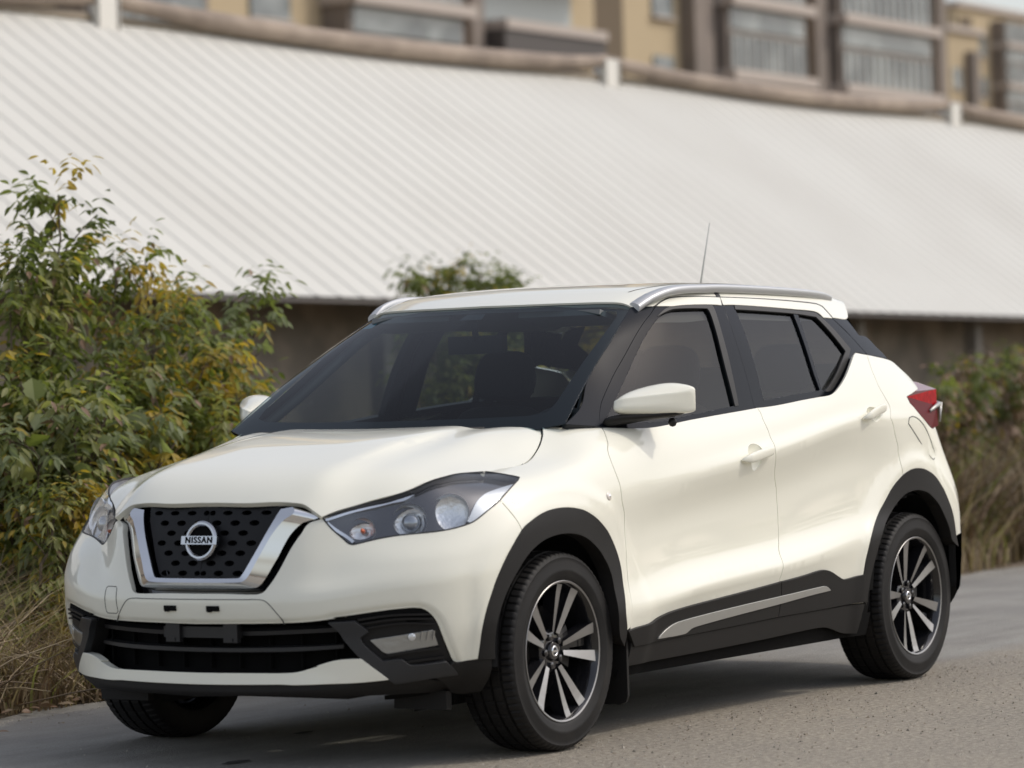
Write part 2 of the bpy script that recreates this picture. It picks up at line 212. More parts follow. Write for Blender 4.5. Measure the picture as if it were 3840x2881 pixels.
'rooffront':('G',[(-0.9698,0.5465),(-0.8794,0.6932),(-0.8452,0.8119),(-0.8367,0.8492),(-0.878,0.9)]),
'roofside':('G',[(-1.0024,0.5209),(-1.0973,0.4757),(-1.1569,0.4939),(-1.2204,0.5129),(-1.2876,0.5084),(-1.3709,0.4976),(-1.5468,0.4745),(-1.9498,0.4625),(-2.159,0.4548),(-2.2951,0.4452),(-2.3323,0.4272),(-2.3596,0.3501),(-2.472,0.3466),(-2.5178,0.3703)]),
'doortopF':('G',[(-1.113,0.4698),(-1.1591,0.4909),(-1.2178,0.5064),(-1.2835,0.5021),(-1.3668,0.4912),(-1.5423,0.4675),(-1.5173,0.4109),(-1.4535,0.4204),(-1.2968,0.4399),(-1.2286,0.4463),(-1.1944,0.4481)]),
'doortopR':('G',[(-1.5452,0.4673),(-1.9447,0.4551),(-2.1528,0.4463),(-2.2865,0.4367),(-2.3195,0.4208),(-2.3453,0.3473),(-2.2731,0.349),(-2.2558,0.3741),(-2.2168,0.3869),(-2.0692,0.3926),(-1.613,0.4112),(-1.5309,0.4121)]),
'dripline':('G',[(-1.1035,0.4733),(-1.1582,0.4959),(-1.2204,0.5129),(-1.2876,0.5084),(-1.3709,0.4976),(-1.5468,0.4745),(-1.9498,0.4625),(-2.159,0.4548),(-2.2951,0.4452),(-2.3323,0.4272),(-2.3535,0.3499)]),
'hoodrear':('H',[(-0.2914,0.6092),(-0.2553,0.5688),(-0.2152,0.4864),(-0.1813,0.3886)]),
'creaseU':('W',[(1.9513,0.5758),(2.1051,0.5856),(2.2621,0.5946),(2.424,0.5979),(2.6107,0.6028),(2.8941,0.6171),(3.0372,0.6184),(3.2338,0.609),(3.4157,0.6041),(3.5472,0.6088)]),
'creaseL':('W',[(1.8515,0.2944),(2.1161,0.3051),(2.4222,0.3141),(2.6537,0.3147),(2.8785,0.3071),(3.1253,0.3046),(3.4643,0.2975)])}

# ---------------------------------------------------------------- helpers
rnd=random.Random(5)
def tag(o,label=None,cat=None,group=None,kind=None):
    if label: o['label']=label
    if cat: o['category']=cat
    if group: o['group']=group
    if kind: o['kind']=kind
    return o
def empty(name,label,cat,loc=(0,0,0),parent=None,group=None):
    o=bpy.data.objects.new(name,None); scn.collection.objects.link(o); o.location=loc
    if parent: o.parent=parent
    if label or cat: tag(o,label,cat,group)
    return o
class MB:
    """collects verts, faces and (optional) custom normals for one mesh"""
    def __init__(s): s.v=[]; s.f=[]; s.m=[]; s.n=[]; s.sm=[]
    def add(s,vs,fs,mi=0,ns=None,smooth=True):
        b=len(s.v); s.v+= [tuple(map(float,q)) for q in vs]; s.f+=[tuple(b+int(i) for i in f) for f in fs]; s.m+=[mi]*len(fs); s.sm+=[smooth]*len(fs)
        s.n+= [tuple(map(float,q)) for q in ns] if ns is not None else [(0,0,0)]*len(vs)
        return s
    def box(s,c,sz,mi=0,rot=None,bev=0):
        x,y,z=[k/2 for k in sz]; P=[Vector((a*x,b*y,d*z)) for a in(-1,1) for b in(-1,1) for d in(-1,1)]
        if rot is not None: P=[rot@p for p in P]
        P=[p+Vector(c) for p in P]; F=[(0,1,3,2),(4,6,7,5),(0,4,5,1),(2,3,7,6),(0,2,6,4),(1,5,7,3)]
        return s.add(P,F,mi,None,False)
    def tube(s,pts,r,n=10,mi=0,cap=True,closed=False,flat=1.0):
        pts=[Vector(p) for p in pts]; k=len(pts); V=[];F=[]; up=None
        for i,p in enumerate(pts):
            if closed: t=(pts[(i+1)%k]-pts[i-1]).normalized()
            else: t=(pts[min(i+1,k-1)]-pts[max(i-1,0)]).normalized()
            if up is None: up=Vector((0,0,1)) if abs(t.z)<.9 else Vector((1,0,0))
            a=t.cross(up).normalized(); b=a.cross(t).normalized(); up=b
            rr=r[i] if hasattr(r,'__len__') else r
            for j in range(n):
                q=2*math.pi*j/n; V.append(p+a*math.cos(q)*rr+b*math.sin(q)*rr*flat)
        m=k if closed else k-1
        for i in range(m):
            for j in range(n): F.append((i*n+j,i*n+(j+1)%n,((i+1)%k)*n+(j+1)%n,((i+1)%k)*n+j))
        if cap and not closed: F.append(tuple(range(n))[::-1]); F.append(tuple((k-1)*n+j for j in range(n)))
        return s.add(V,F,mi)
    def lathe(s,prof,n=48,mi=0,org=(0,0,0),ax='y',mod=None,a0=0,a1=2*math.pi):
        """profile (r,h) spun about an axis"""
        full=abs(a1-a0-2*math.pi)<1e-6; V=[];F=[]; k=len(prof); steps=n if full else n+1
        for i in range(steps):
            q=a0+(a1-a0)*i/n
            for j,(r,h) in enumerate(prof):
                if mod: r,h=mod(i,j,r,h)
                c,sn=r*math.cos(q),r*math.sin(q)
                p={'y':(c,h,sn),'z':(c,sn,h),'x':(h,c,sn)}[ax]; V.append((p[0]+org[0],p[1]+org[1],p[2]+org[2]))
        for i in range(n):
            i2=(i+1)%steps
            for j in range(k-1):
                F.append((i*k+j,i*k+j+1,i2*k+j+1,i2*k+j))
        return s.add(V,F,mi)
    def build(s,name,mats,parent=None,M=None,auto=None):
        me=bpy.data.meshes.new(name); me.from_pydata(s.v,[],s.f); mats=mats if isinstance(mats,(list,tuple)) else [mats]
        for m in mats: me.materials.append(m)
        me.polygons.foreach_set('material_index',s.m); me.polygons.foreach_set('use_smooth',s.sm)
        if any(n!=(0,0,0) for n in s.n): me.normals_split_custom_set_from_vertices(s.n)
        elif auto is not None:
            bm=bmesh.new(); bm.from_mesh(me)
            for e in bm.edges:
                if len(e.link_faces)==2 and e.calc_face_angle(0)>R(auto): e.smooth=False
            bm.to_mesh(me); bm.free()
        me.update(); o=bpy.data.objects.new(name,me); scn.collection.objects.link(o)
        if parent: o.parent=parent
        return o
def mirror_mb(m):
    q=MB(); q.v=[(x,-y,z) for x,y,z in m.v]; q.n=[(x,-y,z) for x,y,z in m.n]; q.f=[f[::-1] for f in m.f]; q.m=list(m.m); q.sm=list(m.sm); return q
def join_mb(*ms):
    q=MB()
    for m in ms:
        b=len(q.v); q.v+=m.v; q.n+=m.n; q.f+=[tuple(b+i for i in f) for f in m.f]; q.m+=m.m; q.sm+=m.sm
    return q
# ---- panels cut out of a surface
SC={'W':(1,.85),'H':(1,1),'G':(1,.85),'S':(.7,.55)}
def curve(name):
    rev=name.startswith('-'); L=BAKED[name.lstrip('-')][1]; return L[::-1] if rev else L
def loop(k,*parts,closed=True):
    L=[]
    for p in parts: L+=[tuple(q) for q in (curve(p) if isinstance(p,str) else p)]
    sc=np.array(SC[k]); Q=np.array(L)*sc; keep=[0]
    for i in range(1,len(Q)):
        if np.hypot(*(Q[i]-Q[keep[-1]]))>.004: keep.append(i)
    Q=Q[keep]
    if closed and np.hypot(*(Q[0]-Q[-1]))<.004: Q=Q[:-1]
    return Q
def smooth_loop(Q,step=.012,corner=38,closed=True):
    n=len(Q); out=[]
    def ang(i):
        a=Q[i]-Q[(i-1)%n]; b=Q[(i+1)%n]-Q[i]; c=abs(math.degrees(math.atan2(a[0]*b[1]-a[1]*b[0],a@b))); return c
    cr=[(not closed and i in(0,n-1)) or ang(i)>corner for i in range(n)]
    for i in range(n if closed else n-1):
        p1,p2=Q[i],Q[(i+1)%n]; p0=p1*2-p2 if cr[i] else Q[(i-1)%n]; p3=p2*2-p1 if cr[(i+1)%n] else Q[(i+2)%n]
        L=np.hypot(*(p2-p1)); m=max(1,int(round(L/step)))
        # tangents limited to the segment length
        def tn(a,b,c):
            v=(c-a); l=np.hypot(*v); return v/l*L if l>1e-9 else v
        t1=(p2-p1) if cr[i] else tn(p0,p1,p2); t2=(p2-p1) if cr[(i+1)%n] else tn(p1,p2,p3)
        for j in range(m):
            t=j/m; out.append((2*t**3-3*t*t+1)*p1+(t**3-2*t*t+t)*t1+(-2*t**3+3*t*t)*p2+(t**3-t*t)*t2)
    if not closed: out.append(Q[-1])
    return np.array(out)
def inside(pts,poly):
    x,y=pts[:,0],pts[:,1]; r=np.zeros(len(pts),bool); n=len(poly)
    for i in range(n):
        x1,y1=poly[i]; x2,y2=poly[(i+1)%n]
        if y1==y2: continue
        c=((y1>y)!=(y2>y))&(x<(x2-x1)*(y-y1)/(y2-y1)+x1); r^=c
    return r
def segdist(pts,poly):
    d=np.full(len(pts),1e9); n=len(poly)
    for i in range(n):
        a=poly[i]; b=poly[(i+1)%n]; ab=b-a; t=np.clip(((pts-a)@ab)/max(ab@ab,1e-12),0,1); q=pts-(a+t[:,None]*ab); d=np.minimum(d,np.hypot(q[:,0],q[:,1]))
    return d
def segdist_open(pts,poly):
    d=np.full(len(pts),1e9)
    for i in range(len(poly)-1):
        a=poly[i]; ab=poly[i+1]-a; t=np.clip(((pts-a)@ab)/max(ab@ab,1e-12),0,1); q=pts-(a+t[:,None]*ab); d=np.minimum(d,np.hypot(q[:,0],q[:,1]))
    return d
def panel_mb(k,outer,holes=(),off=0.0,gap=.0026,depth=.012,res=.03,step=.012,corner=38,centre=False,rim=True,offq=None,rings=(),mi=0,rmi=0,smooth=True):
    S=SURF[k]; sc=np.array(SC[k]); loops=[smooth_loop(l,step,corner) if smooth else l for l in [outer]+list(holes)]
    lo=loops[0].min(0); hi=loops[0].max(0)
    gx=np.arange(lo[0]+res/2,hi[0],res); gy=np.arange(lo[1]+res/2,hi[1],res); G=np.array([(a,b) for a in gx for b in gy]).reshape(-1,2)
    if len(G):
        m=inside(G,loops[0])
        for h in loops[1:]: m&=~inside(G,h)
        G=G[m]
    if len(G): G=G[np.min([segdist(G,l) for l in loops],axis=0)>res*.35]
    for names,dists in rings:
        for nm in names:
            q=smooth_loop(np.array([tuple(p) for p in curve(nm)])*sc,.014,38,False); t=np.gradient(q,axis=0); t/=np.maximum(np.hypot(t[:,0],t[:,1]),1e-9)[:,None]; nn=np.stack([-t[:,1],t[:,0]],1)
            for d in dists:
                for sg in(-1,1):
                    p=q+nn*d*sg; m=inside(p,loops[0])
                    for h in loops[1:]: m&=~inside(p,h)
                    p=p[m]
                    if not len(p): continue
                    m=np.min([segdist(p,l) for l in loops],axis=0)>.003
                    for nm2 in names: m&=segdist_open(p,smooth_loop(np.array([tuple(x) for x in curve(nm2)])*sc,.014,38,False))>d*.93
                    p=p[m]
                    if len(G) and len(p):
                        k_=np.array([np.min(np.hypot(p[:,0]-g[0],p[:,1]-g[1]))>.009 for g in G]); G=G[k_]
                    G=np.concatenate([G.reshape(-1,2),p])
    V=[];E=[]
    for l in loops:
        b=len(V); V+=[Vector(map(float,p)) for p in l]; E+=[(b+i,b+(i+1)%len(l)) for i in range(len(l))]
    V+=[Vector(map(float,p)) for p in G]
    vo,eo,fo,_,_,_=delaunay_2d_cdt(V,E,[],0,1e-6)
    Q=np.array([(v.x,v.y) for v in vo]); F=[f for f in fo]
    c=np.array([Q[list(f)].mean(0) for f in F]); m=inside(c,loops[0])
    for h in loops[1:]: m&=~inside(c,h)
    F=[f for f,q in zip(F,m) if q]
    uv=Q/sc; P=S.P(uv); N=S.n(uv)
    if F:                                           # wind so that the faces look outwards
        f=F[0]; a,b,d=P[f[0]],P[f[1]],P[f[2]]
        if np.cross(b-a,d-a)@N[f[0]]<0: F=[f[::-1] for f in F]
    if offq is None: P=P+N*off
    else:
        def ev(q): return S.P(q/sc)+S.n(q/sc)*(off+offq(q))[:,None]
        h=.004; P=ev(Q); du=ev(Q+[h,0])-ev(Q-[h,0]); dv=ev(Q+[0,h])-ev(Q-[0,h]); n2=np.cross(du,dv); n2/=np.maximum(np.linalg.norm(n2,axis=1,keepdims=True),1e-12); n2*=np.sign(np.einsum('ij,ij->i',n2,N))[:,None]; N=n2
    cen=np.abs(P[:,1])<2e-3 if centre else np.zeros(len(P),bool)
    if centre: P[cen,1]=0; N[cen,1]=0; N[cen]/=np.linalg.norm(N[cen],axis=1,keepdims=True)
    mb=MB(); 
    ed={}
    for f in F:
        for i in range(len(f)): ed[(f[i],f[(i+1)%len(f)])]=1
    B=[e for e in ed if (e[1],e[0]) not in ed and not (cen[e[0]] and cen[e[1]])]
    out=np.zeros_like(P)
    for a,b in B:
        t=P[b]-P[a]; l=np.linalg.norm(t)
        if l<1e-9: continue
        w=np.cross(t/l,(N[a]+N[b])/2); out[a]+=w; out[b]+=w
    L=np.linalg.norm(out,axis=1); bi=L>1e-9; out[bi]/=L[bi][:,None]
    if centre: out[cen,1]=0
    P[bi]-=out[bi]*gap
    mb.add(P,F,mi,N)
    if rim and B:
        idx={}; ids=sorted({i for e in B for i in e})
        for j,i in enumerate(ids): idx[i]=j
        n=len(ids); bv=.0014; A=P[ids]; O=out[ids]; NN=N[ids]
        r0=A; r1=A+O*bv*.7-NN*bv*.3; r2=A+O*bv-NN*bv; r3=A+O*bv-NN*depth
        n1=NN*.7+O*.7; Vs=np.concatenate([r0,r1,r2,r2,r3]); Ns=np.concatenate([NN,n1,O*.95+NN*.3,O,O]); Ns/=np.maximum(np.linalg.norm(Ns,axis=1,keepdims=True),1e-9)
        Fs=[]
        for a,b in B:
            a,b=idx[a],idx[b]
            for s0,s1 in((0,1),(1,2),(3,4)): Fs.append((b+s0*n,a+s0*n,a+s1*n,b+s1*n))
        mb.add(Vs,Fs,rmi,Ns)
    return mb
def curve_dist(k,names,closed=False):
    q=np.concatenate([smooth_loop(np.array([tuple(p) for p in curve(n)])*SC[k],.02,38,False) for n in names])
    def f(Q):
        d=np.full(len(Q),1e9)
        for i in range(len(q)-1):
            a=q[i]; ab=q[i+1]-a
            if np.hypot(*ab)>.08: continue
            t=np.clip(((Q-a)@ab)/max(ab@ab,1e-12),0,1); r=Q-(a+t[:,None]*ab); d=np.minimum(d,np.hypot(r[:,0],r[:,1]))
        return d
    return f
def sstep(x): x=np.clip(x,0,1); return x*x*(3-2*x)
def panel(name,k,outer,mat,parent,both=False,centre=False,names=None,labels=None,**kw):
    mb=panel_mb(k,outer,centre=centre,**kw)
    if centre: return join_mb(mb,mirror_mb(mb)).build(name,mat,parent)
    a=mb.build(name,mat,parent)
    if both:
        b=mirror_mb(mb).build(name,mat,parent); return a,b
    return a
def strip_on(k,pts,width,off,closed=False,offq=None,depth=.003,step=.01,taper=False):
    """narrow raised strip running along a curve on a surface"""
    S=SURF[k]; sc=np.array(SC[k]); q=smooth_loop(np.array(pts)*1.0,step,38,closed); P=S.P(q/sc); N=S.n(q/sc); n=len(P)
    if offq is not None: P=P+N*offq(q)[:,None]
    T=np.gradient(P,axis=0) if not closed else np.roll(P,-1,0)-np.roll(P,1,0); T/=np.maximum(np.linalg.norm(T,axis=1,keepdims=True),1e-9); B=np.cross(N,T)
    wd=np.full(n,width/2)
    if taper: wd=wd*np.clip(np.minimum(np.arange(n),n-1-np.arange(n))/4,0.1,1)
    wd=wd[:,None]; a=P+B*wd+N*off; b=P-B*wd+N*off; c=a-N*depth; d=b-N*depth
    V=np.stack([c,a,b,d],1).reshape(-1,3); F=[]; m=n if closed else n-1
    for i in range(m):
        j=(i+1)%n
        for s in range(3): F.append((i*4+s,i*4+s+1,j*4+s+1,j*4+s))
    return MB().add(V,F,0,None,False)
# ---- materials
def mat(name,col,rough=.5,metal=0,coat=0,coatr=.03,spec=.5,bump=None,var=None,emis=None,ior=1.5):
    m=bpy.data.materials.new(name); m.use_nodes=True; nt=m.node_tree; b=nt.nodes['Principled BSDF']
    b.inputs['Base Color'].default_value=(*col,1); b.inputs['Roughness'].default_value=rough; b.inputs['Metallic'].default_value=metal
    b.inputs['Coat Weight'].default_value=coat; b.inputs['Coat Roughness'].default_value=coatr; b.inputs['Specular IOR Level'].default_value=spec; b.inputs['IOR'].default_value=ior
    tc=None
    def coord():
        nonlocal tc
        if tc is None: tc=nt.nodes.new('ShaderNodeTexCoord')
        return tc.outputs['Object']
    if bump:
        sc,st,ds=bump; n=nt.nodes.new('ShaderNodeTexNoise'); n.inputs['Scale'].default_value=sc; n.inputs['Detail'].default_value=6; nt.links.new(coord(),n.inputs['Vector'])
        bp=nt.nodes.new('ShaderNodeBump'); bp.inputs['Strength'].default_value=st; bp.inputs['Distance'].default_value=ds; nt.links.new(n.outputs[0],bp.inputs['Height']); nt.links.new(bp.outputs[0],b.inputs['Normal'])
    if var:
        sc,c2,lo,hi=var; n=nt.nodes.new('ShaderNodeTexNoise'); n.inputs['Scale'].default_value=sc; n.inputs['Detail'].default_value=8; nt.links.new(coord(),n.inputs['Vector'])
        r=nt.nodes.new('ShaderNodeMapRange'); r.inputs[1].default_value=lo; r.inputs[2].default_value=hi; nt.links.new(n.outputs[0],r.inputs[0])
        x=nt.nodes.new('ShaderNodeMix'); x.data_type='RGBA'; x.inputs[6].default_value=(*col,1); x.inputs[7].default_value=(*c2,1); nt.links.new(r.outputs[0],x.inputs[0]); nt.links.new(x.outputs[2],b.inputs['Base Color'])
    if emis: b.inputs['Emission Color'].default_value=(*emis[0],1); b.inputs['Emission Strength'].default_value=emis[1]
    return m
def glassmat(name,tint,rough=.0,ior=1.5,boost=1.0):
    m=bpy.data.materials.new(name); m.use_nodes=True; nt=m.node_tree; nt.nodes.clear()
    o=nt.nodes.new('ShaderNodeOutputMaterial'); t=nt.nodes.new('ShaderNodeBsdfTransparent'); t.inputs[0].default_value=(*tint,1)
    g=nt.nodes.new('ShaderNodeBsdfGlossy'); g.inputs['Roughness'].default_value=rough; f=nt.nodes.new('ShaderNodeFresnel'); f.inputs[0].default_value=ior
    mm=nt.nodes.new('ShaderNodeMath'); mm.operation='MULTIPLY'; mm.inputs[1].default_value=boost; mm.use_clamp=True; nt.links.new(f.outputs[0],mm.inputs[0])
    x=nt.nodes.new('ShaderNodeMixShader'); ge=nt.nodes.new('ShaderNodeNewGeometry'); mx=nt.nodes.new('ShaderNodeMix'); mx.inputs[3].default_value=.05; nt.links.new(ge.outputs['Backfacing'],mx.inputs[0]); nt.links.new(mm.outputs[0],mx.inputs[2]); nt.links.new(mx.outputs[0],x.inputs[0]); nt.links.new(t.outputs[0],x.inputs[1]); nt.links.new(g.outputs[0],x.inputs[2]); nt.links.new(x.outputs[0],o.inputs[0])
    return m
PAINT=mat('pearl_paint',(.82,.81,.70),.6,0,1,.02,.35)
BLACKP=mat('black_trim',(.0145,.0138,.0135),.55,0,0,.1,.25,bump=(900,.15,.0006))
BLACKG=mat('gloss_black',(.012,.012,.014),.12,0,.6,.03)
SATIN=mat('satin_charcoal',(.009,.011,.015),.16,0,0,.1,.10)
DARK=mat('dark_void',(.006,.006,.006),.9,spec=.1)
CHROME=mat('chrome',(.78,.79,.80),.05,1)
ALU=mat('satin_silver',(.50,.51,.52),.42,.6)
MACH=mat('machined_alloy',(.36,.355,.35),.38,.8,bump=(400,.1,.0004))
RUB=mat('tyre_rubber',(.0095,.009,.009),.6,0,0,.1,.28,bump=(260,.25,.0008),var=(9,(.022,.020,.018),.5,.85))
SEAL=mat('rubber_seal',(.008,.008,.008),.55)
SILV=mat('silver_insert',(.42,.42,.40),.38,.55)
WSG=glassmat('windscreen_glass',(.42,.50,.52),.0,1.5,.72)
SDG=glassmat('tinted_glass',(.48,.48,.45),.0,1.5,.75)
LENS=glassmat('clear_lens',(.97,.98,.99),.0,1.5,.8)
CLOTH=mat('seat_cloth',(.022,.023,.026),.85,bump=(300,.3,.001))
TRIM=mat('cabin_trim',(.03,.032,.036),.65)
LINER=mat('headliner',(.20,.21,.21),.9)

# ================================================================ the car
car=empty('parked_car','white crossover car with black roof pillars, parked on the road','car')
def az(a,z,k='W'):
    vv=np.linspace(W_.v0,W_.v1,400); zz=W_.P(np.stack([np.full(400,a),vv],1))[:,2]; return (a,float(np.interp(z,zz,vv)))
def azl(*p): return [az(a,z) for a,z in p]
# front bumper skin
bump_loop=loop('W','bumplow','bumpfoot','archA','bfline','hlbot','grilleB')
plate_hole=None
_db=curve_dist('W',['bumplow']); _dg=curve_dist('W',['grilleB']); _da=curve_dist('W',['archA','archB']); _dr=curve_dist('W',['archRA','archRB'])
def ease(x): return np.clip(x,0,1)
def lip_off(Q): return -.013*(1-ease(_db(Q)/.028))-.007*(1-ease(_dg(Q)/.018))+arch_off(Q)
def arch_off(Q):
    d=np.minimum(_da(Q),_dr(Q)); return .006*(1-ease(d/.042))
_cu=curve_dist('W',['creaseU']); _cl=curve_dist('W',['creaseL'])
_ua=[p[0] for p in curve('creaseU')]; _la=[p[0] for p in curve('creaseL')]
def tap(a,lo,hi,l0,l1): return ease((a-lo)/l0)*ease((hi-a)/l1)
def door_off(Q):
    a=Q[:,0]; return arch_off(Q)+.0060*tap(a,_ua[0]-.02,_ua[-1]+.12,.55,.25)*(1-ease(_cu(Q)/.055))+.0085*tap(a,_la[0]-.03,_la[-1]+.03,.45,.35)*(1-ease(_cl(Q)/.050))
RC=((('creaseU',),(.0012,.055)),(('creaseL',),(.0012,.050)))
RA1=(('archA','archB'),(.021,.038,.042,.046)); RA2=(('archRA','archRB'),(.021,.038,.042,.046)); RB1=(('bumplow',),(.014,.025,.028,.031)); RB2=(('grilleB',),(.009,.016,.018,.021))
bumper=panel('front_bumper','W',bump_loop,PAINT,car,centre=True,res=.022,depth=.02,offq=lip_off,rings=(RA1,RB1,RB2))
tag(bumper)
fender=panel('fender','W',loop('W','-bfline','archB','fdline','fendtop','shutW',curve('hltop')[7:],'hltip'),PAINT,car,both=True,res=.024,offq=arch_off,rings=(RA1,RA2))
BAKED['hoodcrease']=('H',[(x,.335+(.64-x)*.055) for x in np.arange(.60,-.16,-.06)])
def hood_off(Q):
    x,y=Q[:,0],Q[:,1]; yc=.335+(.64-x)*.055; k=np.clip((.62-x)/.5,0,1)*(1-.75*sstep((.10-x)/.22)); return -.010*k*ease((y-yc)/.030)*(1-.6*sstep((y-yc-.06)/.16))
hood=panel('hood','H',loop('H','hoodfront','hoodhl','shutH','hoodrear',[(-.16,.2),(-.14,0)]),PAINT,car,centre=True,res=.018,depth=.018,offq=hood_off,rings=((('hoodcrease',),(.0012,.030)),))
def disc_uv(k,px,ru,rv,rot=0,n=28):
    sc=SC[k]; return np.array([(px[0]*sc[0]+ru*math.cos(t)*math.cos(rot)-rv*math.sin(t)*math.sin(rot),px[1]*sc[1]+ru*math.cos(t)*math.sin(rot)+rv*math.sin(t)*math.cos(rot)) for t in np.linspace(0,2*math.pi,n,endpoint=False)])
def uv_xz(x,zv): return az(AX(x),zv)
H1=uv_xz(-1.315,.925); H2=uv_xz(-2.268,1.046)
rh=.052
holeF=disc_uv('W',H1,rh*.95,rh*.9); holeR=disc_uv('W',H2,rh*.95,rh*.9)
sillz='sillline'
fd=panel('front_door','W',loop('W','fdbelt','split',[curve(sillz)[1],curve(sillz)[0]],'fdline'),PAINT,car,both=True,res=.022,holes=[holeF],offq=door_off,rings=(RA1,)+RC)
sl=curve(sillz)
rd=panel('rear_door','W',loop('W','rdbelt','rdtop','rqline','archRA',curve('cladtop')[-1:],[sl[4],sl[3],sl[2]],'-split'),PAINT,car,both=True,res=.022,holes=[holeR],offq=door_off,rings=(RA2,)+RC)
aT=4.50
q_loop=loop('W','qtop','qedge',azl((4.55,.93),(4.62,.80),(4.66,.68),(4.66,.56)),'-archRB','-rqline')
quarter=panel('rear_quarter','W',q_loop,PAINT,car,both=True,res=.024,offq=arch_off,rings=(RA1,RA2))
# body shell behind the shut lines
def shell():
    mb=MB(); S=W_; n=110; m=46; U=np.linspace(0,RA[-1],n*2); Vv=np.linspace(.0,1.0,m); uv=np.array([(a,b) for a in U for b in Vv]); P=S.P(uv); N=S.n(uv); P=P-N*.016; P[np.abs(P[:,1])<.02,1]=0
    F=[]
    for i in range(len(U)-1):
        for j in range(m-1):
            c=P[[i*m+j,(i+1)*m+j,(i+1)*m+j+1,i*m+j+1]]; q=c.mean(0)
            if any(math.hypot(q[0]-cx,q[2]-.335)<.40 and q[1]>.6 for cx in(0,-2.62)): continue
            if q[0]>.45 and q[2]<.47 and q[2]>.27 and q[1]<.78: continue
            if q[0]>.6 and .55<q[2] and q[1]<.45: continue
            if q[2]<.31 and q[0]>.6: continue
            if j>.84*(m-1) and q[0]<-.1: continue
            if q[0]>.12 and q[2]>.69 and q[1]>.40 and q[2]<.95: continue
            F.append((i*m+j,(i+1)*m+j,(i+1)*m+j+1,i*m+j+1))
    mb.add(P,F); return mb
sh=shell(); join_mb(sh,mirror_mb(sh)).build('body_shell',DARK,car)
# ---- black cladding
ARC=loop('W','archA','archB')
def flare(name,outer,inner):
    L=list(outer)+list(inner)[::-1]
    return panel(name,'W',np.array(L),BLACKP,car,both=True,off=.007,res=.03,depth=.05,gap=0)
fo=np.array([q for q in loop('W','archA','archB',closed=False)]); fi=loop('W','flareFin',closed=False)
low=np.array(az(AX(-.352),.315))*np.array(SC['W']); 
flare('wheel_arch_trim',list(fo)+[low],fi)
ro=loop('W','-archRA','archRB',closed=False); ri=loop('W','flareRin',closed=False)
e1=np.array(az(AX(-2.135),.335))*SC['W']; e2=np.array(az(AX(-2.965),.50))*SC['W']
flare('wheel_arch_trim',[e1]+list(ro)+[e2],list(ri))
ct=curve('cladtop'); 
i_split=7
dc=loop('W',ct[:i_split+1],[curve('split')[-2],curve('split')[-1]],[sl[1],sl[0]])
inl=loop('W','inlay')
def off_clad(o): return dict(off=o,res=.03,depth=.016,gap=.0028)
panel('door_cladding','W',dc,BLACKP,car,both=True,**off_clad(.010))
panel('door_cladding','W',loop('W',ct[i_split:],[az(AX(-2.155),.335)],[sl[3]],[curve('split')[-1],curve('split')[-2]]),BLACKP,car,both=True,**off_clad(.010))
panel('cladding_insert','W',inl,SILV,car,both=True,off=.0145,res=.03,depth=.008,gap=0)
sill_l=loop('W',sl,[curve('stub')[-1],curve('stub')[2],curve('stub')[1]],'-sillbot',[az(AX(-.40),.25),az(AX(-.405),.36)])
panel('side_sill','W',sill_l,BLACKP,car,both=True,off=.0045,res=.03,depth=.06,gap=.0026)
# ---- lower front
ik=loop('W',[curve('bumplow')[0]],curve('bumplow')[1:3],'intakeS','-skidtop')
def vtrap(name,items,off,matx,depth=.02,**kw): return panel(name,'W',items,matx,car,off=off,depth=depth,**kw)
bez=loop('W','bezel')
# housing round the fog lamp, outboard of the intake
fogh=loop('W',curve('bumplow')[3:],'valout',curve('vallow')[:3],curve('-skidbot')[-3:],'-skidend',curve('-intakeS'))
panel('fog_lamp_housing','W',fogh,BLACKP,car,both=True,off=-.018,res=.025,depth=.05,gap=0)
BEZ=mat('bezel_charcoal',(.030,.031,.033),.42,spec=.4)
panel('fog_lamp_bezel','W',bez,BEZ,car,both=True,off=.004,res=.025,depth=.03,gap=0)
panel('front_skid_plate','W',loop('W','skidtop','skidend','skidbot'),PAINT,car,centre=True,off=.006,res=.02,depth=.03,gap=0,step=.01)
lip=loop('W','-skidbot',curve('vallow'))
panel('front_lip','W',lip,BLACKP,car,centre=True,off=-.004,res=.025,depth=.06,gap=0)
corner=loop('W',curve('bumplow')[-1:],curve('valout'),[curve('vallow')[1]],[curve('bezel')[10]])
panel('bumper_corner_trim','W',corner,BLACKP,car,both=True,off=.002,res=.02,depth=.04,gap=0)
# slats in the fog housing
def pxs(*n): return np.array(n)
fogl=loop('W','fog')
def lamp(k,outer,off,m,depth,name,parent,**kw): return panel(name,k,outer,m,parent,both=True,off=off,depth=depth,gap=0,**kw)
f1=panel_mb('W',fogl,off=-.006,res=.015,depth=.004,gap=0); fb=panel_mb('W',fogl,off=-.013,res=.015,depth=.03,gap=0)
FOGB=mat('fog_reflector',(.42,.42,.40),.3,.75,bump=(60,.5,.004))
for f_ in (lambda m:m, mirror_mb):
    a=f_(fb).build('fog_lamp',FOGB,car); f_(f1).build('lens',LENS,a)
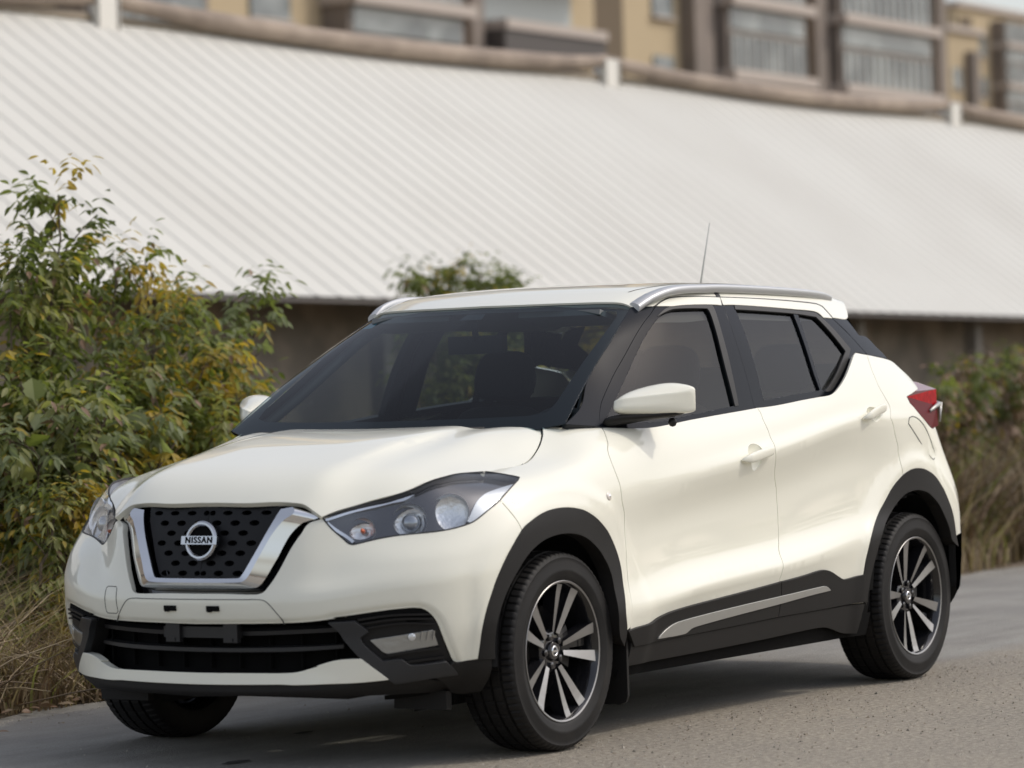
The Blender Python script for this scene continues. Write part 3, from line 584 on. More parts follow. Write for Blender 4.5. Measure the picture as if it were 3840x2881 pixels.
# intake: dark back, bars
def W3(a,z,off): uv=np.array([az(a,z)]); return (W_.P(uv)+W_.n(uv)*off)[0]
bk=MB(); U=np.linspace(0,.80,30); Z=np.linspace(.27,.50,4); V=[]
for a in U:
    for zz in Z: V.append(W3(a,zz,-.10))
bk.add(V,[(i*4+j,(i+1)*4+j,(i+1)*4+j+1,i*4+j+1) for i in range(29) for j in range(3)])
join_mb(bk,mirror_mb(bk)).build('intake_backing',DARK,car)
INT=mat('intake_plastic',(.016,.016,.017),.45)
def bar_curve(z0,z1,amax,off=-.045,h=.011,dd=.03):
    m=MB(); V=[]; U=np.linspace(-amax,amax,61)
    for a in U:
        s=-1 if a<0 else 1; zz=z0+(z1-z0)*(abs(a)/amax)**2
        for o,dz in((off,h/2),(off,-h/2),(off-dd,-h/2-.004),(off-dd,h/2+.004)):
            p=W3(abs(a),zz+dz,o); V.append((p[0],s*abs(p[1]) if a else 0,p[2]))
    F=[(i*4+j,i*4+(j+1)%4,(i+1)*4+(j+1)%4,(i+1)*4+j) for i in range(60) for j in range(4)]
    return m.add(V,F,0,None,False)
for z0,z1,am in((.425,.437,.50),(.383,.392,.52)):
    bar_curve(z0,z1,am).build('intake_bar',INT,car)
for y in np.linspace(-.45,.45,9):
    vb=MB(); p=W3(AY(abs(y)) if abs(y)>.01 else 0,.40,-.085); vb.box((p[0],y,.395),(.02,.005,.15)); vb.build('intake_rib',DARK,car)
pb=MB(); pb.box((.800,.0,.438),(.02,.30,.035)); pb.box((.812,.125,.44),(.02,.055,.066)); pb.box((.812,-.105,.44),(.02,.055,.066)); pb.box((.823,.125,.415),(.004,.02,.012)); pb.box((.823,-.105,.415),(.004,.02,.012))
pb.build('plate_bracket',INT,car)
# bracket slots in the bumper
for y in(-.085,.085):
    s=MB(); p=W3(abs(y),.517,0); s.box((p[0]-.001,y,.517),(.012,.048,.017)); s.box((p[0]+.003,y-.012,.512),(.01,.014,.012)); s.build('plate_bracket_slot',DARK,car)
GROOVE=mat('shut_line',(.10,.10,.09),.8)
pl=[az(0,.546),az(.20,.546),az(.262,.545),az(.285,.535),az(.325,.49),az(.338,.468)]
g=strip_on('W',np.array(pl)*SC['W'],.0026,.0008,depth=.004); join_mb(g,mirror_mb(g)).build('plate_recess_line',GROOVE,car)
tw=[az(a,z) for a,z in((.338,.575),(.345,.581),(.392,.581),(.400,.575),(.390,.502),(.383,.495),(.334,.495),(.326,.502))]
mirror_mb(strip_on('W',np.array(tw)*SC['W'],.0024,.0008,closed=True,depth=.004)).build('tow_cover_line',GROOVE,car)
# ---- grille
gin=loop('W',[az(0,.846)],[az(.2,.845),az(.30,.842),az(.345,.838),az(.385,.822),az(.41,.803)],curve('grilleB'))
grl=panel('grille_surround','W',gin,BLACKG,car,centre=True,off=-.058,res=.03,depth=.05,gap=0)
SAMP=[(a,z) for a in (0,) for z in (0,)]
def yz(y,z,o=0):                              # point on the wrap surface from y,z
    a=y
    for _ in range(8):
        p=W3(max(a,0),z,o); a+=(y-p[1])
    return W3(max(a,0),z,o)
# chrome U: outer edge, ridge, inner edge, all in y,z
outer=[(.350,.827),(.396,.803),(.352,.787),(.284,.667),(.252,.608),(.243,.596),(.224,.586),(.12,.583),(0,.583)]
ridge=[(.318,.829),(.330,.812),(.303,.790),(.232,.667),(.205,.614),(.195,.604),(.180,.599),(.10,.597),(0,.597)]
inner=[(.275,.829),(.270,.815),(.258,.785),(.201,.667),(.176,.622),(.171,.616),(.162,.613),(.09,.612),(0,.612)]
def rs(L,n=60):
    L=np.array(L); c=np.r_[0,np.cumsum(np.linalg.norm(np.diff(L,axis=0),axis=1))]; c/=c[-1]; key=[0,.06,.12,.45,.62,.67,.74,.88,1.0]
    t=np.linspace(0,1,n); return np.stack([pchip(key,L[:,0],t),pchip(key,L[:,1],t)],1)
def chrome():
    m=MB(); A,B_,C_=rs(outer),rs(ridge),rs(inner); rows=[]
    for L,o in((A,-.05),(A,-.016),(B_,.004),(C_,-.006),(C_,-.05)): rows.append([yz(y,z,o) for y,z in L])
    rows=np.array(rows); rows[:,-1,1]=0; n=rows.shape[1]
    for k in range(4):
        V=np.concatenate([rows[k],rows[k+1]]); F=[(i,i+1,n+i+1,n+i) for i in range(n-1)]; m.add(V,[f[::-1] for f in F])
    cap=rows[:,0]; m.add(cap,[(0,1,2,3,4)])
    return m
cu=chrome(); cu=join_mb(cu,mirror_mb(cu)); cu.build('grille_chrome_frame',CHROME,car)
# pierced mesh
def ellipse(cy,cz,ry,rz,n=10,):
    return [(cy+ry*math.cos(t),cz+rz*math.sin(t)) for t in np.linspace(0,2*math.pi,n,endpoint=False)]
mesh_out=[(0,.838),(.262,.834),(.25,.79),(.196,.67),(.172,.625),(.155,.61),(0,.608)]
def plate(out,holes,x_of,th,mat_,name,parent,mirror=True):
    L=np.array(out); loops=[L]+[np.array(h) for h in holes]; V=[];E=[]
    for l in loops:
        b=len(V); V+=[Vector(map(float,p)) for p in l]; E+=[(b+i,b+(i+1)%len(l)) for i in range(len(l))]
    vo,eo,fo,_,_,_=delaunay_2d_cdt(V,E,[],0,1e-6); Q=np.array([(v.x,v.y) for v in vo]); c=np.array([Q[list(f)].mean(0) for f in fo]); m=inside(c,loops[0])
    for h in loops[1:]: m&=~inside(c,h)
    F=[f for f,q in zip(fo,m) if q]; n=len(Q); P=[(x_of(y,z),y,z) for y,z in Q]; P2=[(x-th,y,z) for x,y,z in P]
    f=F[0]; a,b,d=[np.array(P[i]) for i in f[:3]]
    if np.cross(b-a,d-a)[0]<0: F=[f[::-1] for f in F]
    ed={(f[i],f[(i+1)%len(f)]) for f in F for i in range(len(f))}; B=[e for e in ed if (e[1],e[0]) not in ed]
    mb=MB().add(P+P2,F+[f[::-1] for f in [tuple(i+n for i in f) for f in F]]+[(b,a,a+n,b+n) for a,b in B],0,None,False)
    return (join_mb(mb,mirror_mb(mb)) if mirror else mb).build(name,mat_,parent)
holes=[]
for r_i in range(7):
    cz=.818-r_i*.0315
    wlim=np.interp(cz,[.61,.625,.67,.79,.834],[.155,.172,.196,.25,.262])-.012
    k=0; st=.072; cy=st/2 if r_i%2 else 0.0
    while cy+.024<wlim+.006:
        e=ellipse(cy,cz-.004,.0190,.0092 if r_i else .0075,14)
        if cy==0: e=[(max(y,0.0008),z) for y,z in e]; 
        if cy>0: holes.append(e)
        else: holes.append(ellipse(0.0125,cz-.004,.0118,.0085))
        cy+=st
GX_=lambda y,z: yz(y,z,-.030)[0]
MESHM=mat('grille_mesh_plastic',(.007,.007,.008),.5,0,0,.2,.3)
plate(mesh_out,holes,GX_,.02,MESHM,'grille_mesh',car)
gb=MB(); gb.add([(.725,-.3,.59),(.725,.3,.59),(.66,.3,.845),(.66,-.3,.845)],[(0,1,2,3)],0,None,False); gb.build('grille_backing',DARK,car)
# emblem
em=empty('emblem',None,None,(.792,0,.728),car); em.rotation_euler=(0,-R(10),0)
m=MB(); ring=[]
m.lathe([(.047,.0),(.0475,.006),(.052,.0105),(.058,.0105),(.0635,.005),(.064,-.004),(.047,-.004),(.047,.0)],64,0,ax='x'); EMB=mat('badge_metal',(.50,.51,.53),.16,1); m.build('ring',EMB,em,auto=40)
m=MB(); m.box((.010,0,0),(.012,.142,.027)); b_=m.build('bar',EMB,em)
tcv=bpy.data.curves.new('lettering','FONT'); tcv.body='NISSAN'; tcv.size=.0285; tcv.align_x='CENTER'; tcv.align_y='CENTER'; tcv.extrude=.0012; tcv.offset=.0006; tcv.space_character=1.18; tcv.materials.append(DARK)
to=bpy.data.objects.new('lettering',tcv); tme=bpy.data.meshes.new_from_object(to); bpy.data.objects.remove(to); to=bpy.data.objects.new('lettering',tme); scn.collection.objects.link(to); to.parent=em; to.matrix_local=Matrix(((0,0,1,.0165),(1,0,0,0),(0,1,0,-.0005),(0,0,0,1)))
m=MB(); m.lathe([(0,.0),(.047,.0)],40,0,ax='x'); m.build('backing',DARK,em)
# ---- headlamps
hl=loop('W','hltop','hltip','hlbot')
def hl_parts(f_,side):
    a=f_(panel_mb('W',hl,off=-.062,res=.02,depth=.004,gap=.0)).build('headlight',HLK,car)
    f_(panel_mb('W',hl,off=-.024,res=.02,depth=.004,gap=.004,holes=[disc_uv('W',az(*LB),.058,.050),disc_uv('W',az(*PJ),.056,.050),disc_uv('W',az(*AM),.040,.036)])).build('lamp_bezel',HLZ,a)
    # side wall of the lamp bucket
    q=smooth_loop(hl,.012); S=W_; P=S.P(q/np.array(SC['W'])); N=S.n(q/np.array(SC['W'])); n=len(P)
    V=np.concatenate([P-N*.0035,P-N*.063]); F=[(i,(i+1)%n,n+(i+1)%n,n+i) for i in range(n)]
    f_(MB().add(V,F)).build('lamp_bucket',HLB,a)
    f_(panel_mb('W',hl,off=-.0005,res=.02,depth=.004,gap=.003)).build('lens',LENS,a)
    return a
HLB=mat('lamp_bucket_plastic',(.22,.22,.23),.25,.7)
REFL=mat('reflector_chrome',(.84,.86,.88),.28,.8,bump=(75,.8,.005))
AMB=mat('amber_bulb',(.75,.16,.05),.3,0,.4)
def w_at(k,px,py):  # helper used at design time only
    pass
def hp(a,z,o=0): return Vector(W3(a,z,o))
CH=curve('hlbot')
def lampbits(f_,a):
    sc=np.array(SC['W'])
    # low beam bowl (outer) and projector (mid), amber (inner)
    def bowl(A,Zc,r,off,name,matx,depth=.03,ridges=False):
        c=hp(A,Zc,off); nn_=Vector(W_.n([az(A,Zc)])[0]); ax=(Vector((.97,.22,.0))+nn_*.9).normalized(); t=ax.cross(Vector((0,0,1))).normalized(); b=t.cross(ax).normalized(); m=MB(); V=[];F=[]; n=36; k=7
        for j in range(k):
            q=j/(k-1); rr=r*math.sin(q*math.pi/2); dd=-depth*(1-q*q)
            for i in range(n):
                an=2*math.pi*i/n; w_=1+ (.06*math.cos(an*9) if ridges else 0)*q
                p=c+t*rr*w_*math.cos(an)+b*rr*w_*math.sin(an)+ax*dd; V.append(p)
        for j in range(k-1):
            for i in range(n): F.append((j*n+i,j*n+(i+1)%n,(j+1)*n+(i+1)%n,(j+1)*n+i))
        f_(m.add(V,F)).build(name,matx,a); return c,ax
    c,ax=bowl(LB[0],LB[1],.060,-.020,'reflector',REFL,.026)
    c2,ax=bowl(PJ[0],PJ[1],.058,-.022,'reflector',REFL,.028)
    m=MB(); n=24; V=[];F=[]
    for j in range(7):
        q=j/6*math.pi/2
        for i in range(n):
            an=2*math.pi*i/n; t=ax.cross(Vector((0,0,1))).normalized(); b=t.cross(ax); V.append(c2+ax*(-.018+.022*math.cos(q))+(t*math.cos(an)+b*math.sin(an))*.030*math.sin(q))
    for j in range(6):
        for i in range(n): F.append((j*n+i,(j+1)*n+i,(j+1)*n+(i+1)%n,j*n+(i+1)%n))
    f_(m.add(V,F)).build('projector_lens',GLOBE,a)
    c3,ax=bowl(AM[0],AM[1],.042,-.020,'reflector',REFL,.02)
    m=MB(); V=[];F=[]
    for j in range(6):
        q=j/5*math.pi/2
        for i in range(14):
            an=2*math.pi*i/14; V.append(c3+ax*(-.014+.026*math.cos(q))+Vector((0,math.cos(an),math.sin(an)))*.010*math.sin(q))
    for j in range(5):
        for i in range(14): F.append((j*14+i,(j+1)*14+i,(j+1)*14+(i+1)%14,j*14+(i+1)%14))
    f_(m.add(V,F)).build('indicator_bulb',AMB,a)
    # bright light guide along the outer lower edge and slim trim along the top
    P_=lambda L: np.array([az(*q) for q in L])*sc
    f_(panel_mb('W',P_(DRL),off=-.016,res=.012,depth=.02,gap=0)).build('daytime_light',DRLM,a)
    f_(strip_on('W',hl,.0045,.0006,closed=True,depth=.006)).build('lamp_seal',SEAL,a)
    f_(strip_on('W',P_(TRIMT),.010,-.013,depth=.02)).build('lamp_trim',CHROME,a)
    f_(strip_on('W',P_(TRIMI),.010,-.013,depth=.02)).build('lamp_trim',CHROME,a)
GLOBE=mat('projector_glass',(.35,.38,.42),.05,.6,1)
DRLM=mat('light_guide',(.50,.54,.58),.2,.4,.5)

HLK=mat('lamp_back',(.22,.22,.24),.3,.5); HLZ=mat('lamp_bezel_grey',(.14,.142,.15),.2,.8)
LB=(.933,.808); PJ=(.760,.782); AM=(.591,.757)
DRL=[(1.270,.893),(1.12,.866),(1.075,.848),(1.045,.83),(.985,.776),(1.005,.772),(1.118,.829)]
TRIMT=[(.462,.792),(.569,.819),(.682,.842),(.748,.852),(.79,.870)]
TRIMI=[(.468,.782),(.512,.752),(.560,.722)]
for f_ in (lambda m:m, mirror_mb):
    a=hl_parts(f_,0); lampbits(f_,a)
# ---- side marker, fuel flap, door handles
def on_w(a,z): uv=np.array([az(a,z)]); return Vector(W_.P(uv)[0]),Vector(W_.n(uv)[0])
def dome(c,n,r,h,nm,mt,par,f_,seg=20,flat=1.0,k=5,tilt=None,ry=1.0):
    t=n.cross(Vector((0,0,1))).normalized(); b=t.cross(n).normalized(); m=MB(); V=[];F=[]
    if tilt: t,b=t*math.cos(tilt)+b*math.sin(tilt),b*math.cos(tilt)-t*math.sin(tilt)
    for j in range(k):
        q=j/(k-1)*math.pi/2
        for i in range(seg):
            an=2*math.pi*i/seg; V.append(c+n*(h*math.cos(q))+(t*math.cos(an)+b*math.sin(an)*ry)*r*math.sin(q))
    for j in range(k-1):
        for i in range(seg): F.append((j*seg+i,j*seg+(i+1)%seg,(j+1)*seg+(i+1)%seg,(j+1)*seg+i))
    return f_(m.add(V,F)).build(nm,mt,par)
IDF=lambda m:m
MARK=mat('marker_lens',(.72,.66,.60),.15,0,.8)
for f_,fdi,rdi,qi,fi_ in ((IDF,fd[0],rd[0],quarter[0],fender[0]),(mirror_mb,fd[1],rd[1],quarter[1],fender[1])):
    c,n=on_w(1.729,.816); mk=dome(c,n,.017,.006,'side_indicator',MARK,fi_,f_,ry=.85); dome(c+n*.0052,n,.006,.002,'bulb',CHROME,mk,f_,12)
    for (a0,z0,a1,z1),hh,door in (((2.630,.903,2.868,.933),H1,fdi),((3.585,1.028,3.795,1.060),H2,rdi)):
        # dished recess behind the grip
        uvc=np.array([hh]); c=Vector(W_.P(uvc)[0]); n=Vector(W_.n(uvc)[0]); sc=np.array(SC['W']); V=[];F=[]; k=7; N_=28
        rim=smooth_loop(disc_uv('W',hh,rh*.97,rh*.92),.012)
        P=W_.P(rim/sc); Nn=W_.n(rim/sc); N_=len(P); cc=np.array(c)
        for j in range(k):
            q=j/(k-1); V+=list(cc+(P-cc)*q - Nn*(.0125*(1-q**2.2))- Nn*.0005)
        F=[(j*N_+i,(j+1)*N_+i,(j+1)*N_+(i+1)%N_,j*N_+(i+1)%N_) for j in range(k-1) for i in range(N_)]
        f_(MB().add(V,F)).build('handle_recess',PAINT,door)
        # grip
        m=MB(); pts=[];V=[];F=[]; n_=16; T=np.linspace(0,1,15)
        for t in T:
            p,nn=on_w(a0+(a1-a0)*t,z0+(z1-z0)*t); h=.004+.022*min(1,math.sin(math.pi*min(max(t*.94+.03,0),1))*1.9); w_=.0185*(1-abs(2*t-1)**5*.55)*(1-.0*t); 
            e=max(0,1-abs(2*t-1)**8)
            for j in range(n_):
                an=2*math.pi*j/n_; V.append(p+nn*(h+.0075*math.sin(an))+Vector((0,0,1))*w_*math.copysign(abs(math.cos(an))**.7,math.cos(an))*(.35+.65*e))
        for i in range(len(T)-1):
            for j in range(n_): F.append((i*n_+j,i*n_+(j+1)%n_,(i+1)*n_+(j+1)%n_,(i+1)*n_+j))
        F+=[tuple(range(n_))[::-1],tuple((len(T)-1)*n_+j for j in range(n_))]
        f_(m.add(V,F)).build('door_handle',PAINT,door,auto=60)
    fl=[az(a,z) for a,z in ((3.985,1.000),(4.0,1.022),(4.035,1.026),(4.10,1.01),(4.20,.945),(4.25,.88),(4.235,.858),(4.20,.854),(4.165,.872),(4.09,.925),(4.02,.975))]
    st=strip_on('W',np.array(fl)*SC['W'],.0036,.0012,closed=True,depth=.004,offq=arch_off); f_(st).build('fuel_flap_line',GROOVE,qi) if f_ is IDF else None
# ---- greenhouse
apF=curve('apF'); apR=curve('apR')
ap=panel('windscreen_pillar','G',loop('G','apF',[curve('apR')[-1]],'-apR'),SATIN,car,both=True,off=.002,res=.03,depth=.02,gap=.0008)
gg=loop('G','fglass')
def win(k,gl,nm,m_,par,off,f_): return f_(panel_mb(k,gl,off=off,res=.03,depth=.003,gap=-.006)).build(nm,m_,par)
for side,f_ in ((0,IDF),(1,mirror_mb)):
    fdo,rdo=fd[side],rd[side]
    f_(panel_mb('G',loop('G','fdoorframe','bsplitG','fbeltG'),holes=[loop('G','fglass')],off=.001,res=.03,depth=.022,gap=.001)).build('window_frame',SATIN,fdo)
    f_(panel_mb('G',loop('G','rdframe','-bsplitG'),holes=[loop('G','rglass'),loop('G','qglass')],off=.001,res=.03,depth=.022,gap=.001)).build('window_frame',SATIN,rdo)
    win('G',loop('G','fglass'),'window',SDG,fdo,-.008,f_); win('G',loop('G','rglass'),'window',SDG,rdo,-.008,f_); win('G',loop('G','qglass'),'window',SDG,rdo,-.008,f_)
    f_(panel_mb('G',loop('G','fseal'),off=.0035,res=.03,depth=.006,gap=0)).build('window_seal',SEAL,fdo)
    f_(panel_mb('G',loop('G','rseal'),off=.0035,res=.03,depth=.006,gap=0)).build('window_seal',SEAL,rdo)
    f_(panel_mb('G',loop('G','doortopF'),off=.0045,res=.03,depth=.008,gap=.0006)).build('door_top',PAINT,fdo)
    f_(panel_mb('G',loop('G','doortopR'),off=.0045,res=.03,depth=.008,gap=.0006)).build('door_top',PAINT,rdo)
cp=panel('rear_pillar','G',loop('G','cpillar'),SATIN,car,both=True,off=.002,res=.03,depth=.02,gap=.0008)
vtop=G_.v1
def gv(x,y):
    v=np.linspace(G_.v0,G_.v1,400); p=G_.P(np.stack([np.full(400,x),v],1)); return (x,float(np.interp(-y,-p[:,1],v)))
rf=[gv(-.885-.125*u**2.2,.56*u) for u in (0,.2,.4,.6,.8,.93)]
roof_loop=loop('G',rf,'roofside',[(-2.57,.45),(-2.62,.53),(-2.68,.64),(-2.72,.78),(-2.73,vtop)])
panel('roof','G',roof_loop,PAINT,car,centre=True,off=.003,res=.03,depth=.02)
m=strip_on('G',np.array(curve('dripline'))*SC['G'],.005,.0030,depth=.006)
for q in(m,mirror_mb(m)): q.build('drip_seal',SEAL,car)
for x0,x1,v in ((-1.10,-2.6,.64),):
    m=strip_on('G',np.array([(x0,v),(-1.6,v),(-2.3,v),(x1,v)])*SC['G'],.004,.0036,depth=.004)
    for q in(m,mirror_mb(m)): q.build('roof_seam',GROOVE,car)
# windscreen
ws=[(0,.0),(.72,.0),(.88,.02),(1,.055),(1,.5),(1,1),(.5,1),(0,1)]
wsm=panel_mb('S',np.array(ws)*SC['S'],centre=True,off=.0,res=.03,depth=.004,gap=0)
wso=join_mb(wsm,mirror_mb(wsm)).build('windscreen',WSG,car)
fr_in=[(0,.10),(.5,.105),(.80,.115),(.885,.14),(.905,.20),(.93,.5),(.952,.90),(.93,.945),(.5,.955),(0,.958)]
FR=mat('screen_frit',(.01,.011,.014),.35)
frm=panel_mb('S',np.array([(0,0),(.72,0),(.88,.02),(1,.055),(1,.5),(1,1),(.5,1),(0,1)]+fr_in[::-1])*SC['S'],centre=True,off=-.0045,res=.03,depth=.002,gap=0,smooth=False,rim=False)
join_mb(frm,mirror_mb(frm)).build('black_border',FR,wso)
frs=panel_mb('S',np.array([(0,.90),(.085,.90),(.07,.955),(0,.956)])*SC['S'],centre=True,off=-.006,res=.02,depth=.002,gap=0,smooth=False,rim=False)
join_mb(frs,mirror_mb(frs)).build('sensor_patch',FR,wso)
# cowl under the screen
m=MB(); V=[]
for y in np.linspace(-.62,.62,41):
    q=abs(y)/.7; V+=[(-.15-.17*q**2,y,1.022),(-.20-.20*q**2,y,1.030),(-.42,y,1.01)]
m.add(V,[(i*3+j,(i+1)*3+j,(i+1)*3+j+1,i*3+j+1) for i in range(40) for j in range(2)]); m.build('cowl',BLACKP,car)
def wiper(p0,p1,p2):
    e=empty('wiper',None,None,(0,0,0),car); m=MB(); m.tube([p0,p1],[.008,.005],8); m.build('wiper_arm',BLACKP,e); m=MB(); m.tube([p2,((Vector(p2)+Vector(p1))/2)+Vector((0,0,.003)),p1],.006,6); m.build('wiper_blade',SEAL,e)
def sp(u,v,o): s=1 if u>=0 else -1; p=S_.P([(abs(u),v)])[0]+S_.n([(abs(u),v)])[0]*o; return (p[0],s*p[1],p[2])
wiper(sp(-.75,.012,.008),sp(-.05,.026,.006),sp(-.6,.02,.006)); wiper(sp(-.05,.012,.008),sp(.62,.022,.006),sp(.05,.02,.006))
# inspection sticker, top corner of the far side
m=panel_mb('S',np.array([(.80,.86),(.90,.86),(.89,.905),(.80,.905)])*SC['S'],off=-.003,res=.02,depth=.001,gap=0,smooth=False,rim=False)
mirror_mb(m).build('sticker',mat('blue_sticker',(.05,.28,.40),.5),wso)
# roof rails
def grail(x,v,o): uv=np.array([(x,v)]); return Vector(G_.P(uv)[0]+G_.n(uv)[0]*o)
V=[];F=[]; T=np.linspace(0,1,40); X=np.interp(T,[0,1],[-1.01,-2.47]); nS=12
m=MB()
for i,(t,x) in enumerate(zip(T,X)):
    o=float(pchip([0,.06,.16,.30,.6,.82,.94,1],[.004,.022,.030,.022,.018,.016,.012,.004],[t])[0]); w_=float(np.interp(t,[0,.12,.3,.9,1],[.044,.036,.026,.024,.012])); v=float(np.interp(t,[0,.12,.3,1],[.505,.51,.51,.51]))
    p=grail(x,v,0); n=Vector((0,.25,1)).normalized(); c=p+n*o; h=.015
    for j in range(nS):
        an=2*math.pi*j/nS; V.append(c+Vector((0,1,-.35)).normalized()*w_*.5*math.copysign(abs(math.cos(an))**.6,math.cos(an))+n*h*math.copysign(abs(math.sin(an))**.6,math.sin(an)))
F=[(i*nS+j,i*nS+(j+1)%nS,(i+1)*nS+(j+1)%nS,(i+1)*nS+j) for i in range(39) for j in range(nS)]+[tuple(range(nS))[::-1],tuple(39*nS+j for j in range(nS))]
m.add(V,F)
V=[]                                            # web under the rail
for i,(t,x) in enumerate(zip(T,X)):
    o=float(pchip([0,.06,.16,.30,.6,.82,.94,1],[.004,.022,.030,.022,.018,.016,.012,.004],[t])[0]); v=float(np.interp(t,[0,.12,.3,1],[.505,.51,.51,.51])); p=grail(x,v,0); n=Vector((0,.25,1)).normalized()
    V+=[p+n*o-Vector((0,.004,0)),p-n*.002-Vector((0,.004,0))]
web=MB().add(V,[(i*2,i*2+1,i*2+3,i*2+2) for i in list(range(6))+list(range(32,39))])
for f_ in (IDF,mirror_mb): r=f_(m).build('roof_rail',ALU,car,auto=50); f_(web).build('rail_web',SILV,r)
# aerial
m=MB(); m.lathe([(0,.03),(.012,.028),(.02,.012),(.028,0)],20,0,(-2.50,0,1.545),'z'); an_=m.build('aerial',SEAL,car)
m=MB(); m.tube([(-2.502,0,1.57),(-2.595,0,1.825)],[.0038,.002],8); m.build('aerial_rod',mat('aerial_grey',(.38,.38,.37),.5),an_)

for f_ in (IDF,mirror_mb):
    for L,w_ in (([(.575,.476),(.69,.488),(.805,.487)],.006),([(.583,.462),(.70,.475),(.815,.472)],.006),([(.60,.449),(.71,.461),(.822,.455)],.006),([(.665,.363),(.75,.372),(.84,.377)],.008),([(.72,.338),(.79,.344),(.855,.347)],.008)):
        f_(strip_on('W',np.array([az(*q) for q in L])*SC['W'],w_,-.006,depth=.014)).build('fog_slat',BLACKP,car)

for f_,o_ in zip((IDF,mirror_mb),[o for o in bpy.data.objects if o.name.startswith('fog_lamp') and 'housing' not in o.name and 'bezel' not in o.name]):
    c,n=on_w(.745,.417); dome(c-n*.009,n,.012,.002,'reflector',REFL,o_,f_,20)
    for a_ in (.775,.795,.815): f_(strip_on('W',np.array([az(a_,.405),az(a_+.003,.435)])*SC['W'],.004,-.004,depth=.004)).build('lens_rib',FOGB,o_)

# ---- door mirrors
def mirror_house():
    secs=[(.768,-.505,-.62,1.092,1.150,1.124),(.782,-.484,-.665,1.079,1.164,1.132),(.808,-.494,-.700,1.0765,1.176,1.139),(.84,-.530,-.716,1.076,1.184,1.143),(.87,-.566,-.721,1.0755,1.1885,1.147),
    (.90,-.605,-.723,1.077,1.186,1.150),(.93,-.646,-.723,1.080,1.180,1.153),(.952,-.680,-.722,1.083,1.173,1.155),(.966,-.703,-.720,1.089,1.165,1.156)]
    rows=[]
    for y,xf,xr,zl,zh,zr in secs:
        w=xr-xf; L=[(xf+w*.03,(zl*.3+zr*.7)),(xf+w*.0,(zl*.6+zr*.4)),(xf+w*.10,zl+.006),(xf+w*.35,zl),(xf+w*.9,zl),(xr,zl+.003),(xr,zl+.012),(xr,zh-.012),(xr,zh-.002),(xf+w*.9,zh),(xf+w*.62,zh*.97+zr*.03),(xf+w*.34,zh*.62+zr*.38),(xf+w*.12,zr+.004),(xf+w*.045,zr)]
        rows.append([(x,y+.010*((x-xf)/w-.5),z) for x,z in L])
    k=len(rows[0]); V=[p for r_ in rows for p in r_]; F=[(i*k+j,i*k+(j+1)%k,(i+1)*k+(j+1)%k,(i+1)*k+j) for i in range(len(rows)-1) for j in range(k)]
    F+=[tuple(range(k))[::-1],tuple((len(rows)-1)*k+j for j in range(k))]
    return V,F
def subsurf_build(mb,name,mt,parent,lv=2,crease=None):
    o=mb.build(name,mt,parent); md=o.modifiers.new('sub','SUBSURF'); md.levels=lv; md.render_levels=lv
    if crease:
        me=o.data; at=me.attributes.new('crease_edge','FLOAT','EDGE')
        for e_ in me.edges:
            at.data[e_.index].value=crease(e_.vertices[0],e_.vertices[1])
    return o
V,F=mirror_house()
for side,f_ in ((0,IDF),(1,mirror_mb)):
    s=1 if side==0 else -1
    mm=f_(MB().add(V,F)); mo=subsurf_build(mm,'door_mirror',PAINT,fd[side],2,lambda a,b:(.75 if (a%14==b%14 and a%14 in(13,12)) else .5 if (a%14==b%14 and a%14 in(5,8)) else 0))
    m=MB(); 
    # black lower shell, stalk and foot
    V2=[];rows=[(.735,-.45,-.60,1.035,1.075),(.77,-.46,-.64,1.048,1.085),(.81,-.505,-.69,1.058,1.088),(.85,-.555,-.708,1.062,1.086),(.90,-.62,-.712,1.068,1.088),(.945,-.68,-.712,1.080,1.094)]
    for y,xf,xr,zl,zh in rows: V2+=[(xf,y,(zl+zh)/2+.003),(xf-.02,y,zl),(xr+.02,y,zl),(xr,y,(zl+zh)/2),(xr+.01,y,zh),(xf-.01,y,zh)]
    k=6; F2=[(i*k+j,i*k+(j+1)%k,(i+1)*k+(j+1)%k,(i+1)*k+j) for i in range(len(rows)-1) for j in range(k)]+[tuple(range(k))[::-1],tuple((len(rows)-1)*k+j for j in range(k))]
    subsurf_build(f_(MB().add(V2,F2)),'mirror_base',BLACKP,mo,1)
    g=MB().add([(-.7255,.81,1.09),(-.7255,.955,1.096),(-.7255,.95,1.165),(-.7255,.82,1.168)],[(0,1,2,3)],0,None,False); f_(g).build('mirror_glass',CHROME,mo)
    b=MB(); b.lathe([(0,-.016),(.010,-.013),(.016,0),(.010,.013),(0,.016)],16,0,(-.70,.885,1.052),'z'); f_(b).build('camera_pod',SEAL,mo)
